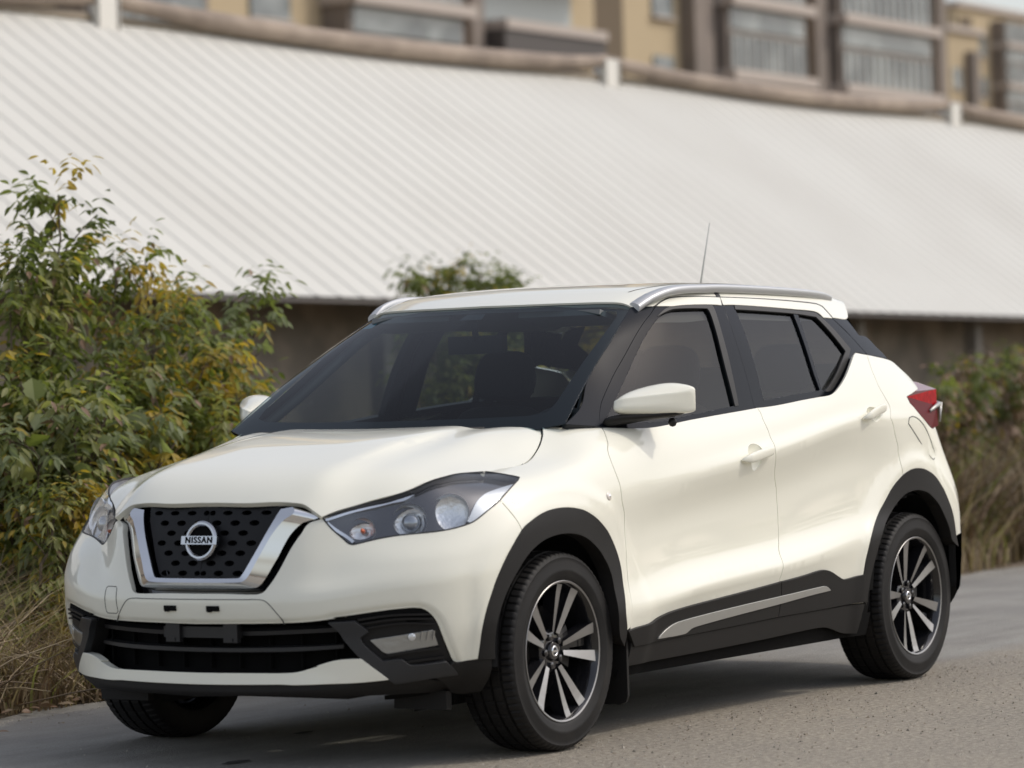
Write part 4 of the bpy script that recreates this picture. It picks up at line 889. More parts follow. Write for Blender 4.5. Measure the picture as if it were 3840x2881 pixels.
# ---- tail lamps
RED=mat('tail_lens',(.50,.008,.016),.25,0,0,.1,.2,ior=1.2,var=(40,(.30,.004,.01),.35,.6)); DRED=mat('tail_lens_dark',(.10,.003,.006),.3,0,0,.1,.1,ior=1.12)
def q3(*pts): return [Vector(p) for p in pts]
def tail(f_,qp):
    # boundary against the body, on the wrap surface, then the proud outer corner
    L=curve('qedge'); P=[Vector(W_.P([u])[0]) for u in L]
    t0,t1,t2,t3,t4,t5,t6,t7=P[3],P[5],P[6],P[7],P[8],P[9],P[10],P[11]
    K=TLK
    m=MB()
    def poly(pts,mi): m.add(pts,[tuple(range(len(pts)))],mi,None,False)
    c1,c2,c3,c4,c5=[Vector(k) for k in K]      # top corner, upper ridge, waist, foot, rear
    poly([t0,c1,c2,t7,t6,t5 if False else P[4],],1) if False else None
    poly([P[3],c1,c2,P[5]],2); poly([P[5],c2,P[7],P[6]],2)
    poly([P[7],c2,c3],0); poly([P[7],c3,P[9]],1); poly([P[8],P[7],P[9]],1); poly([c3,c4,P[10],P[9]],1)
    rr=[Vector((-3.40,.30,c.z)) for c in (c1,c2,c3,c4)]
    b1=c2+Vector((-.06,-.05,0)); b2=c3+Vector((-.06,-.06,0)); b3=c4+Vector((-.05,-.06,0))
    poly([c1,Vector((-3.25,.45,c1.z-.01)),b1,c2],2); poly([c2,b1,b2,c3],0); poly([c3,b2,b3,c4],1); poly([c4,b3,P[11]],1); poly([P[10],c4,P[11]],1)
    poly([b1,rr[1],rr[2],b2],0)
    a=f_(m).build('tail_light',[RED,DRED,mat_('tail_top')],car)
    m=MB(); w0=P[9]*.35+c3*.65
    q=[c3+Vector((.0,.006,.012)),c3+Vector((.0,.006,-.004)),b2+Vector((0,.012,.022)),b2+Vector((0,.012,.0))]
    m.tube([P[9]*.5+c3*.5+Vector((0,.004,0)),c3+Vector((0,.010,.008)),b2+Vector((0,.016,.016)),b2+Vector((-.05,-.12,.0))],[.006,.010,.010,.006],8)
    m.tube([c3+Vector((-.035,.0,.012)),c4+Vector((-.035,-.01,.015))],[.009,.004],8)
    f_(m).build('tail_light_trim',SILV,a)
def mat_(n): return mat(n,(.16,.02,.035),.2,0,.35,.05,.3)
TLK=((-2.98,.716,1.158),(-3.10,.742,1.128),(-3.11,.738,1.060),(-3.08,.757,.982),(-3.3,.5,1.0))
for f_ in (IDF,mirror_mb): tail(f_,None)
# ---- tail end (hidden from the photo, closes the body)
aQ=[(4.55,.93),(4.62,.80),(4.66,.68),(4.66,.56)]
rb=loop('W',azl(*aQ),azl((4.66,.50),(5.1,.50)),[az(RA[-1],.50)],[az(RA[-1],.80)],azl((5.1,.80),(4.75,.82)))
panel('rear_bumper','W',rb,PAINT,car,both=True,res=.05,depth=.02)
lowb=loop('W',[curve('archRB')[-1]],azl((4.66,.56),(4.66,.50),(5.1,.50)),[az(RA[-1],.50)],[az(RA[-1],.27)],azl((5.1,.27),(4.7,.27),(4.45,.27),(4.38,.34)))
panel('rear_bumper_trim','W',lowb,BLACKP,car,both=True,off=.004,res=.05,depth=.03)
edge=[G_.P([q])[0] for q in (curve('roofside')[-1],curve('cpillar')[2],curve('cpillar')[4],curve('cpillar')[6])]+[W_.P([q])[0] for q in curve('qedge')[:4]]+[np.array([-2.95,.72,1.10]),np.array([-3.03,.74,1.0]),W_.P([az(4.62,.80)])[0]]
V=[];n=17
for t in np.linspace(-1,1,n):
    for i,p in enumerate(edge): V.append((p[0]-.004-(.05+.02*i)*(1-t*t),p[1]*t*.995,p[2]+.02*(1-t*t)*(i<3)))
k=len(edge)
tgo=MB().add(V,[(i*k+j,i*k+j+1,(i+1)*k+j+1,(i+1)*k+j) for i in range(n-1) for j in range(4,k-1)]).build('tailgate',PAINT,car)
MB().add(V,[(i*k+j,i*k+j+1,(i+1)*k+j+1,(i+1)*k+j) for i in range(1,n-2) for j in range(0,4)]).build('rear_window',SDG,tgo)
MB().add(V,[(i*k+j,i*k+j+1,(i+1)*k+j+1,(i+1)*k+j) for i in (0,n-2) for j in range(0,4)]).build('rear_window_frame',SATIN,tgo)
# ---- wheels
RIML=mat('rim_lip',(.30,.295,.29),.35,.8)
def make_wheel(name,rot0):
    e=empty(name,None,None,(0,0,0),car)
    # tyre (axis y, outer face +y)
    R0=.3275; gr=[.062,.022,-.022,-.062]; prof=[]
    def tread(y): return R0-.0045*(abs(y)/.09)**2.2-(.012 if abs(y)>.094 else 0)
    ys=[-.099]
    for g in sorted(gr): ys+= [g-.0042,g-.0032,g+.0032,g+.0042]
    P=[(.222,-.085),(.232,-.100),(.262,-.1075),(.292,-.105),(.308,-.1025),(.3165,-.098),(.3205,-.0905)]
    for g in sorted(gr):
        P+=[(tread(g-.005),g-.005),(tread(g)-.008,g-.0038),(tread(g)-.008,g+.0038),(tread(g+.005),g+.005)]
    P+=[(.3205,.0905),(.3165,.098),(.308,.1025),(.3045,.1045),(.302,.1035),(.292,.105),(.268,.108),(.262,.1095),(.258,.1080),(.245,.105),(.237,.1015),(.232,.099),(.226,.092),(.222,.085)]
    n=384
    def mod(i,j,r,h):
        if abs(h)>.064 and r>.312 and i%5==0: r-=.005
        elif abs(h)<=.064 and abs(h)>.0 and r>.32 and (i+3)%10==0: r-=.0035
        return r,h
    m=MB(); m.lathe(P,n,0,ax='y',mod=mod); m.f=[f[::-1] for f in m.f]
    # flat contact patch
    m.v=[(x,y,max(z,-.3245)+( .0 )) for x,y,z in m.v]
    m.build('tyre',RUB,e,auto=35)
    # rim
    rm=empty('rim',None,None,(0,0,0),e) if False else None
    m=MB(); m.lathe([(.2235,.085),(.229,.098),(.2305,.1005),(.2285,.1020),(.2235,.1000)],96,0); rim=m.build('rim',RIML,e,auto=50)
    m=MB(); m.lathe([(.2235,.1000),(.219,.094),(.212,.075),(.205,.03),(.200,-.03),(.205,-.075),(.222,-.088)],72,0); m.build('barrel',BLACKG,rim,auto=60)
    face=.082
    sp=MB()
    def wy(r): return float(np.interp(r,[.03,.06,.12,.19,.222],[.060,.064,.074,.085,.094]))
    for p in range(5):
        base=rot0+p*2*math.pi/5
        for sg in(-1,1):
            a_out=base+sg*R(12.4); a_in=base+sg*R(13)
            # machined wedge
            pts=[]
            for t in np.linspace(0,1,7):
                r=.062+(.2235-.062)*t; a=a_in+(a_out-a_in)*t; w_=.0155+(.0375-.0155)*t
                er=np.array([math.cos(a),0,math.sin(a)]); et=np.array([-math.sin(a),0,math.cos(a)])
                sk=(-.004 if sg>0 else .004)*(1-t)
                pts.append((er*r+et*(w_*.5*sg+sk*0),er*r-et*(w_*.5*sg),r,w_))
            V=[];F=[]
            for L,Rr,r,w_ in pts:
                y=wy(r); c=(L+Rr)/2
                V+=[tuple(L+np.array([0,y-.003*0,0])),tuple(Rr+np.array([0,y-.004,0])),tuple(c+(Rr-c)*1.15+np.array([0,y-.045,0])),tuple(c+(L-c)*1.15+np.array([0,y-.045,0]))]
            k=len(pts)
            for i in range(k-1):
                b,d=i*4,(i+1)*4
                if sg>0: q=[(b,b+1,d+1,d),(b+1,b+2,d+2,d+1),(b+2,b+3,d+3,d+2),(b+3,b,d,d+3)]
                else: q=[(b,d,d+1,b+1),(b+1,d+1,d+2,b+2),(b+2,d+2,d+3,b+3),(b+3,d+3,d,b)]
                sp.add([],[]) 
                F+=q
            base_i=len(sp.v); sp.v+=V; sp.n+=[(0,0,0)]*len(V)
            for j,f in enumerate(F): sp.f.append(tuple(base_i+i for i in f)); sp.m.append(0 if j%4==0 else 1); sp.sm.append(False)
        # black web joining the pair at the rim
        for t0,t1,mi in((0.0,1.0,1),):
            V=[]
            for t in np.linspace(.0,1,6):
                r=.05+(.218-.05)*t; hw=R(15)*(1-.2*t) if t<.2 else R(5.5)*(1-t*.3)
                for a in(base-hw*.9,base+hw*.9): V.append((r*math.cos(a),wy(r)-.038,r*math.sin(a)))
            sp.add(V,[(i*2,i*2+1,i*2+3,i*2+2) for i in range(5)],1,None,False)
    sp.build('spokes',[MACH,BLACKG],rim)
    m=MB(); m.lathe([(.0,.066),(.028,.066),(.031,.062),(.033,.054),(.060,.056),(.070,.050),(.072,.02),(.07,-.02)],40,0)
    for p in range(5):
        a=rot0+p*2*math.pi/5+R(36); c=(.048*math.cos(a),.045,.048*math.sin(a)); m.tube([(c[0],.045,c[2]),(c[0],.064,c[2]),(c[0],.066,c[2])],[.0125,.012,.008],6,0)
    m.build('hub',BLACKG,rim,auto=40)
    m=MB(); m.lathe([(.012,.0675),(.0135,.070),(.017,.070),(.0185,.067)],28,0); m.box((0,.069,0),(.034,.003,.007)); m.build('centre_cap_badge',CHROME,rim)
    m=MB(); m.lathe([(.07,-.01),(.07,.012),(.145,.012),(.147,.010),(.147,-.012),(.07,-.012)],60,0); m.build('brake_disc',DISC,e,auto=40)
    m=MB(); V=[];F=[]
    m.lathe([(.095,.03),(.152,.030),(.160,.022),(.160,-.04),(.095,-.04),(.095,.03)],14,0,a0=R(150),a1=R(205)); m.build('brake_caliper',CALI,e,auto=40)
    return e
DISC=mat('brake_disc_steel',(.13,.12,.11),.42,.9,bump=(60,.1,.001)); CALI=mat('caliper_cast',(.09,.088,.085),.5,.6)
# angles measured in the wheel plane, x forward, z up, seen from +y
def place(e,x,y,flip): e.location=(x,y,.3255); e.rotation_euler=(0,0,math.pi if flip else 0)
WF=make_wheel('wheel',R(90+14)); place(WF,0,.752,False)
def copy_tree(o,parent=None):
    c=o.copy(); scn.collection.objects.link(c); c.parent=parent
    for ch in [k for k in bpy.data.objects if k.parent==o]: copy_tree(ch,c)
    return c
WR=make_wheel('wheel',R(90-26)); place(WR,-2.62,.757,False)
for src,x in((WF,0),(WR,-2.62)):
    c=copy_tree(src,car); place(c,x,-.757,True)
# wheel housings, floor, axles
def housing(cx,f_):
    m=MB(); V=[];F=[]; n=24
    for i in range(n+1):
        a=R(-4)+R(188)*i/n
        for y,r in((.845,.385),(.80,.405),(.52,.405)): V.append((cx+r*math.cos(a),y,.335+r*math.sin(a)))
    F=[(i*3+j,i*3+j+1,(i+1)*3+j+1,(i+1)*3+j) for i in range(n) for j in range(2)]
    m.add(V,F); m.add([(cx+.42*math.cos(R(-25)+R(230)*i/n),.52,.335+.42*math.sin(R(-25)+R(230)*i/n)) for i in range(n+1)],[tuple(range(n+1))])
    f_(m).build('wheel_arch_liner',LINR,car)
LINR=mat('arch_liner_felt',(.012,.012,.012),.95,bump=(120,.5,.004))
for cx in(0,-2.62):
    for f_ in(IDF,mirror_mb): housing(cx,f_)
m=MB(); m.box((-1.31,0,.262),(2.62-.84,1.50,.02)); m.box((.50,0,.27),(.26,1.0,.02)); m.box((-3.1,0,.30),(.34,1.3,.02)); m.box((-1.31,0,.225),(1.7,.22,.06)); m.box((0,0,.30),(.12,1.05,.05)); m.box((-2.62,0,.29),(.10,1.1,.09)); m.build('underbody',DARK,car)
m=MB(); m.box((.55,0,.232),(.22,.92,.02)); m.box((.45,.60,.205),(.03,.20,.06)); m.box((.45,-.60,.205),(.03,.20,.06)); m.build('under_tray',BLACKP,car)
def flap(f_,x,y0,y1,z0,z1):
    V=[]; n=10
    prof=[(y1,z1),(y1,z0+.03),(y1-.008,z0+.008),(y1-.03,z0),(y0+.02,z0),(y0,z0+.02),(y0,z1)]
    m=MB().add([(x,y,z) for y,z in prof]+[(x-.012,y,z) for y,z in prof],[tuple(range(7)),tuple(range(13,6,-1))]+[(i,i+7,(i+1)%7+7,(i+1)%7) for i in range(7)],0,None,False); f_(m).build('mud_flap',BLACKP,car)
for f_ in(IDF,mirror_mb):
    flap(f_,-.385,.68,.862,.115,.40)
# ---- cabin
def seat(x,y,back=1.0):
    e=empty('seat',None,None,(0,0,0),car)
    def blob(secs,name,mt=CLOTH):
        V=[];F=[];n=12
        for c,w_,d,up in secs:
            c=Vector(c); up=Vector(up).normalized(); s=Vector((0,1,0)); f=s.cross(up).normalized()
            for j in range(n):
                a=2*math.pi*j/n; V.append(c+s*w_*math.copysign(abs(math.cos(a))**.55,math.cos(a))+f*d*math.copysign(abs(math.sin(a))**.7,math.sin(a)))
        F=[(i*n+j,i*n+(j+1)%n,(i+1)*n+(j+1)%n,(i+1)*n+j) for i in range(len(secs)-1) for j in range(n)]+[tuple(range(n))[::-1],tuple((len(secs)-1)*n+j for j in range(n))]
        o=MB().add(V,F).build(name,mt,e); md=o.modifiers.new('s','SUBSURF'); md.levels=1; md.render_levels=1
    L=(-.22,0,.97)
    blob([((x,y,.52),.23,.07,L),((x-.06,y,.70),.25,.075,L),((x-.13,y,.93),.25,.065,L),((x-.17,y,1.06),.22,.055,L),((x-.19,y,1.12),.15,.045,L)],'backrest')
    blob([((x-.19,y,1.135),.10,.035,L),((x-.20,y,1.16),.135,.05,L),((x-.215,y,1.23),.14,.055,L),((x-.23,y,1.30),.12,.045,L),((x-.235,y,1.325),.08,.03,L)],'head_restraint')
    blob([((x+.48,y,.50),.24,.05,(1,0,.1)),((x+.3,y,.50),.26,.09,(1,0,.1)),((x,y,.47),.25,.10,(1,0,.1))],'seat_cushion')
seat(-1.38,.36); seat(-1.38,-.36)
for y in(.36,-.36): seat(-2.28,y)
# dashboard
m=MB(); V=[];F=[]; prof=[(-.38,.98),(-.55,1.012),(-.72,1.0),(-.80,.94),(-.76,.80),(-.70,.60)]
ys=np.linspace(-.66,.66,25)
for y in ys:
    for x,z in prof: V.append((x+.10*(1-(y/.66)**2)*(x>-.5)-.04*(abs(y)/.66)**2,y,z+(.028*math.exp(-((y-.36)/.17)**2) if x<-.5 and z>.9 else 0)))
k=len(prof); F=[(i*k+j,i*k+j+1,(i+1)*k+j+1,(i+1)*k+j) for i in range(24) for j in range(k-1)]
m.add(V,F).build('dashboard',TRIM,car,auto=70)
c=Vector((-.90,.36,.93)); ax=Vector((-.92,0,.38)).normalized(); t=Vector((0,1,0)); b=ax.cross(t)
m=MB(); m.tube([c+(t*math.cos(a)+b*math.sin(a))*.185 for a in np.linspace(0,2*math.pi,40,endpoint=False)],.015,10,closed=True)
for a in(0,math.pi,-math.pi/2): m.tube([c,c+(t*math.cos(a)+b*math.sin(a))*.18],.014,8)
m.lathe([(0,.03),(.06,.025),(.07,0)],20,0,ax='x'); 
m.v[-60:]=[tuple(c+Vector(v)*.9) for v in m.v[-60:]]
m.build('steering_wheel',TRIM,car)
m=MB(); p=Vector(sp(0,.86,-.05)); m.box(p+Vector((-.06,.0,-.035)),(.03,.235,.065)); m.tube([Vector(sp(0,.93,-.01)),p+Vector((-.05,0,-.02))],.012,8); m.build('rear_view_mirror',BLACKP,car)
# headliner and inner pillar trim
m=panel_mb('G',loop('G',[(-1.02,.40),(-1.02,vtop-.001),(-2.55,vtop-.001),(-2.5,.45),(-2.4,.36),(-1.3,.36)]),centre=False,off=-.022,res=.06,rim=False,gap=0)
for q in (m,mirror_mb(m)): q.build('headliner',LINER,car)
for f_ in(IDF,mirror_mb):
    B=curve('bsplitG'); pts=[G_.P([u])[0]-np.array([0,.035,0]) for u in B]; f_(MB().tube([tuple(p) for p in pts],.035,8)).build('pillar_trim',TRIM,car)
    A=curve('apF'); pts=[G_.P([u])[0]+np.array([-.03,-.02,-.03]) for u in A]; f_(MB().tube([tuple(p) for p in pts],.02,8)).build('pillar_trim',TRIM,car)
# visors
for y in(.34,-.34):
    m=MB(); p=Vector(sp(y/.6,.93,-.03)); m.box(p+Vector((-.10,0,.005)),(.17,.34,.02),rot=Matrix.Rotation(R(-12),3,'Y')); m.build('sun_visor',LINER,car)

# ================================================================ ground
def nodes(m): return m.node_tree.nodes, m.node_tree.links, m.node_tree.nodes['Principled BSDF']
def roadmat():
    m=mat('road_concrete',(.26,.24,.215),.85); N,L,b=nodes(m); tc=N.new('ShaderNodeTexCoord')
    def noise(sc,det=8,rough=.6,st=(1,1,1)):
        mp=N.new('ShaderNodeMapping'); mp.inputs['Scale'].default_value=st; L.new(tc.outputs['Object'],mp.inputs[0]); n=N.new('ShaderNodeTexNoise'); n.inputs['Scale'].default_value=sc; n.inputs['Detail'].default_value=det; n.inputs['Roughness'].default_value=rough; L.new(mp.outputs[0],n.inputs['Vector']); return n.outputs[0]
    def ramp(i,pts):
        r=N.new('ShaderNodeValToRGB'); L.new(i,r.inputs[0]); e=r.color_ramp.elements
        while len(e)<len(pts): e.new(.5)
        for k,(p,c) in enumerate(pts): e[k].position=p; e[k].color=(*c,1)
        return r.outputs[0]
    def mix(f,a,b_,t='MIX'):
        x=N.new('ShaderNodeMix'); x.data_type='RGBA'; x.blend_type=t
        if isinstance(f,float): x.inputs[0].default_value=f
        else: L.new(f,x.inputs[0])
        L.new(a,x.inputs[6]); L.new(b_,x.inputs[7]); return x.outputs[2]
    base=ramp(noise(1.3),[(.35,(.295,.284,.26)),(.65,(.38,.365,.33))])
    streak=ramp(noise(2.2,10,.7,(.25,1.6,1)),[(.38,(.72,.71,.70)),(.62,(1,1,1))]); c=mix(.75,base,streak,'MULTIPLY')
    grit=ramp(noise(95,4,.75),[(.30,(.45,.44,.43)),(.46,(1,1,1)),(.60,(1,1,1)),(.74,(1.5,1.45,1.4))]); c=mix(.8,c,grit,'MULTIPLY')
    # worn gravelly strip (bare aggregate) on the camera side of the car
    sx=N.new('ShaderNodeSeparateXYZ'); L.new(tc.outputs['Object'],sx.inputs[0])
    wv=noise(1.1,6,.6); mm=N.new('ShaderNodeMath'); mm.operation='MULTIPLY_ADD'; L.new(wv,mm.inputs[0]); mm.inputs[1].default_value=.55; L.new(sx.outputs[1],mm.inputs[2])
    mr=N.new('ShaderNodeMapRange'); mr.inputs[1].default_value=.82; mr.inputs[2].default_value=.98; L.new(mm.outputs[0],mr.inputs[0])
    agg=ramp(noise(42,9,.85),[(.32,(.14,.124,.10)),(.50,(.33,.298,.246)),(.68,(.62,.555,.455))]); tone=ramp(noise(.8,5),[(.35,(.90,.90,.90)),(.65,(1.08,1.06,1.03))]); agg=mix(.9,agg,tone,'MULTIPLY')
    c=mix(mr.outputs[0],c,agg); L.new(c,b.inputs['Base Color'])
    hh=N.new('ShaderNodeMath'); hh.operation='MULTIPLY_ADD'; L.new(noise(75,6,.8),hh.inputs[0]); hh.inputs[1].default_value=.8; L.new(noise(14,8,.75),hh.inputs[2])
    bp=N.new('ShaderNodeBump'); bp.inputs['Strength'].default_value=.75; bp.inputs['Distance'].default_value=.02; L.new(hh.outputs[0],bp.inputs['Height']); L.new(bp.outputs[0],b.inputs['Normal'])
    return m
ROAD=roadmat(); SOIL=mat('dry_soil',(.15,.115,.08),.95,bump=(14,.9,.05),var=(5,(.21,.17,.12),.4,.65))
m=MB(); m.add([(-700,-500,-.012),(300,-500,-.012),(300,300,-.012),(-700,300,-.012)],[(0,1,2,3)],0,None,False); o=m.build('ground',SOIL); tag(o,kind='structure')
rr=random.Random(3); V=[]; n=260
for i in range(n):
    x=-60+85*i/(n-1); e=-1.80+.07*math.sin(x*1.7)+.05*math.sin(x*4.3+1)+rr.uniform(-.03,.03)
    if x<-4: e+=-.05*(x+4)*0
    V+=[(x,e,0),(x,14,0)]
o=MB().add(V,[(i*2,i*2+2,i*2+3,i*2+1) for i in range(n-1)],0,None,False).build('road',ROAD); tag(o,kind='structure')
# ================================================================ the long shed
E0=(-9.7,2.03); E1=(-28,1.84)
def eave(x): return 2.03+(x+9.7)*(2.03-1.84)/(28-9.7)
YE,YR,ZR=-10.0,-14.0,4.83
shed=empty('long_shed','long low shed with a ribbed white sheet roof, behind the car','shed',(-20,-12,0)); 
def par(o,p=shed):
    o.parent=p; o.matrix_parent_inverse=p.matrix_world.inverted() if False else Matrix.Translation(-Vector(p.location)); return o
SHEET=mat('white_roof_sheet',(.60,.595,.555),.65,0,0,.3,.2,var=(.35,(.55,.54,.50),.4,.7))
m=MB(); V=[];F=[]; x=-2.0; st=[]
def eave(x): return 2.03+(x+9.7)*(2.03-1.84)/(28-9.7)*(1 if x>-40 else 1)
pitch=.335
while x>-62:
    st+=[(x,0),(x-.014,.013),(x-.044,.013),(x-.058,0),(x-pitch*.5,0.0)]; x-=pitch
for x,h in st:
    for t in(0,1):
        y=YE+(YR-YE)*t; z=eave(x)+(ZR-eave(x))*t; V.append((x,y+h*.6,z+h*.8))
m.add(V,[(i*2,i*2+1,i*2+3,i*2+2) for i in range(len(st)-1)],0,None,False); par(m.build('roof_sheet',SHEET))
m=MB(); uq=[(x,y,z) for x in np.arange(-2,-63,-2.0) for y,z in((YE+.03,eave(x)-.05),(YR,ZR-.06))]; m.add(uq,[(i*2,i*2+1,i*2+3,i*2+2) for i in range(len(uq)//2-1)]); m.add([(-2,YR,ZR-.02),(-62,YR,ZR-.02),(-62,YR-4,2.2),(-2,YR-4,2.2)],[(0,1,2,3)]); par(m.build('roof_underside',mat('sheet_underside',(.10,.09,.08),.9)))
WALL=mat('shed_wall',(.36,.31,.25),.9,var=(1.6,(.20,.18,.15),.38,.6),bump=(6,.5,.02))
m=MB(); m.box((-32,YE-.95,1.10),(60,.15,2.3)); par(m.build('wall',WALL))
TAN=mat('tan_boards',(.40,.30,.20),.85,var=(3,(.30,.22,.15),.4,.65))
for x in(-11.1,-12.35): 
    m=MB(); m.box((x,YE-.72,.66),(.95,.04,1.1)); par(m.build('wall_panel',TAN))
POST=mat('grey_post',(.20,.185,.16),.8)
for i in range(12):
    m=MB(); m.box((-9.0-i*3.1,YE-.35,.95),(.16,.16,1.95)); par(m.build('post',POST))
BRK=mat('bracket_paint',(.72,.70,.64),.5); TARP=mat('rolled_tarp',(.36,.29,.23),.8,var=(2.0,(.25,.20,.16),.4,.65),bump=(9,.6,.03)); RUST=mat('rust_stain',(.42,.30,.22),.8)
bx=[-15.8+9.5,-15.8,-25.2,-34.8,-44.3]
for x in bx:
    m=MB(); dn=Vector((0,4.0,ZR-1.95)).normalized(); 
    m.box((x,YR+.14,ZR-.08),(.30,.10,.56)); m.box((x-.14,YR+.02,ZR-.05),(.05,.34,.5)); par(m.build('ridge_bracket',BRK))
PIPE=mat('ridge_pipe_paint',(.26,.22,.17),.8)
for a,b in zip(bx[:-1],bx[1:]):
    m=MB(); P=[];rad=[]
    for t in np.linspace(0,1,25):
        s=4*t*(1-t); P.append((a+(b-a)*t,YR+.08+.10*s,ZR+.19-.17*s**.8)); rad.append(.075+.035*s+.003*math.sin(t*23+a))
    m.tube(P,rad,10); par(m.build('rolled_cover',TARP))
    m=MB(); m.tube([(a,YR+.06,ZR-.02),(b,YR+.06,ZR-.02)],.05,8); par(m.build('ridge_pipe',PIPE))

# ================================================================ apartment blocks far behind
CREAM=mat('cream_render',(.52,.42,.27),.85,var=(.12,(.46,.37,.24),.4,.65)); GBR=mat('greybrown_cladding',(.26,.22,.19),.8,var=(.3,(.21,.18,.155),.4,.6)); SLAB=mat('pale_slab',(.50,.44,.39),.8); RAIL=mat('dark_balustrade',(.085,.075,.07),.6)
WIN=mat('window_glass',(.12,.14,.15),.15,0,.3,var=(.6,(.26,.29,.29),.45,.6)); WINL=mat('pale_window',(.38,.42,.42),.25); SHADE=mat('recess_shade',(.15,.115,.075),.85); MUL=mat('mullion',(.35,.33,.30),.6)
def block(nm,label,x0,x1,y,h,fl0,items,depth=14):
    e=empty(nm,label,'apartment block',((x0+x1)/2,y-depth/2,0)); T=Matrix.Translation(-Vector(e.location))
    def P(name,m,mt): o=m.build(name,mt,e); o.matrix_parent_inverse=T; return o
    m=MB(); m.box(((x0+x1)/2,y-depth/2,h/2),(abs(x1-x0),depth,h)); P('wall',m,CREAM)
    m=MB(); m.box(((x0+x1)/2,y-depth/2,h+.2),(abs(x1-x0)+.6,depth+.6,.4)); P('roof',m,SLAB)
    nf=int(h//3.05)
    for k in range(nf):
        z=fl0-3.05*4+k*3.05
        if z<0.3 or z+3>h: continue
        for kind,a,b in items:
            c=(a+b)/2; w_=abs(b-a)
            if kind=='bay':
                m=MB(); m.box((c,y+.55,z+1.5),(w_,1.1,3.04)); bay=P('bay',m,GBR)
                m=MB(); m.box((c,y+1.13,z+2.1),(w_-.5,.06,1.5)); g=P('window',m,WIN); 
                n=max(2,int(w_/.75)); m=MB()
                for i in range(n+1): m.box((c-(w_-.5)/2+(w_-.5)*i/n,y+1.19,z+2.1),(.08,.06,1.5))
                m.box((c,y+1.19,z+1.35),(w_-.4,.06,.08)); m.box((c,y+1.19,z+2.87),(w_-.4,.06,.08)); fo_=m.build('frame',MUL,g); fo_.matrix_parent_inverse=Matrix.Identity(4)
                m=MB(); m.box((c,y+.75,z+1.15),(w_+.3,1.6,.42)); P('slab',m,SLAB)
                m=MB(); m.box((c,y+1.12,z+.45),(w_-.5,.06,.85)); P('lower_window',m,WIN)
            elif kind=='balc':
                m=MB(); m.box((c,y+.06,z+2.0),(w_-.8,.10,1.7)); P('window',m,WINL if (k+int(a))%2 else WIN)
                m=MB(); m.box((c,y+.75,z+.95),(w_,1.5,.35)); P('slab',m,SLAB)
                m=MB(); m.box((c,y+.70,z+.25),(w_,1.4,1.05)); P('balustrade',m,RAIL)
            elif kind=='win':
                m=MB(); m.box((c,y+.05,z+1.0),(w_,.08,1.5)); g=P('window',m,WIN)
                m=MB(); m.box((c,y+.12,z+.22),(w_+.2,.2,.1)); P('sill',m,SLAB)
            elif kind=='rec':
                m=MB(); m.box((c,y+.05,z+1.5),(w_,.12,3.05)); P('recess',m,SHADE)  # flat panel; the shade of a recess is put into its colour
            elif kind=='strip':
                m=MB(); m.box((c,y+.35,z+1.5),(w_,.7,3.05)); P('pilaster',m,GBR)
    return e
def xat(D,Y=-60):                              # where the sight line at bearing D meets the facade plane
    return D
block('apartment_block','cream block with grey bays and white balcony slabs, behind the left of the shed roof',-66,-101.9,-60,34,13.3,[('bay',-70,-76.2),('win',-79.8,-82.0),('bay',-83.9,-91.1),('strip',-92.2,-93.0),('balc',-93.3,-100.4)])
block('apartment_block','cream block with a shade-painted recess and two window bays, behind the right of the shed roof',-102.0,-133.4,-60.4,34,12.4,[('rec',-102.1,-104.6),('win',-107.0,-108.6),('strip',-109.3,-110.9),('bay',-111.2,-118.2),('strip',-119.9,-121.0),('bay',-121.3,-130.6),('strip',-132.2,-133.0)])
block('apartment_block','narrow far cream block seen between the bayed block and the right edge',-211,-216.6,-96,25.6,24.3,[('win',-211.8,-213.2),('strip',-214.0,-215.0)])
block('apartment_block','far cream block with a shade-painted recess, cut by the right edge of the picture',-217.2,-236,-98,28.0,24.3,[('rec',-217.6,-219.6),('win',-220.5,-222),('bay',-223,-229)])
# a crack and dark patches in the road
r=random.Random(8)
def crack(p0,p1,w_,n=60,seed=1):
    r=random.Random(seed); V=[]; 
    for i in range(n+1):
        t=i/n; x=p0[0]+(p1[0]-p0[0])*t+r.uniform(-.02,.02); y=p0[1]+(p1[1]-p0[1])*t+r.uniform(-.012,.012)+.05*math.sin(t*9); w=w_*r.uniform(.2,1)
        V+=[(x,y-w,.004),(x,y+w,.004)]
    return MB().add(V,[(i*2,i*2+2,i*2+3,i*2+1) for i in range(n)],0,None,False)
CR=mat('crack_dirt',(.05,.045,.04),.95)
PT=mat('tar_spot',(.06,.058,.055),.8)
for i,(x,y,a,b) in enumerate([(.62,-.02,.08,.010),(-.2,-.35,.06,.008)]):
    m=MB(); q=[(x+a*math.cos(t)*r.uniform(.7,1.2),y+b*3*math.sin(t)*r.uniform(.6,1.2),.004) for t in np.linspace(0,2*math.pi,12,endpoint=False)]; m.add(q,[tuple(range(12))],0,None,False); o=m.build('road_stain',PT); tag(o,kind='structure')

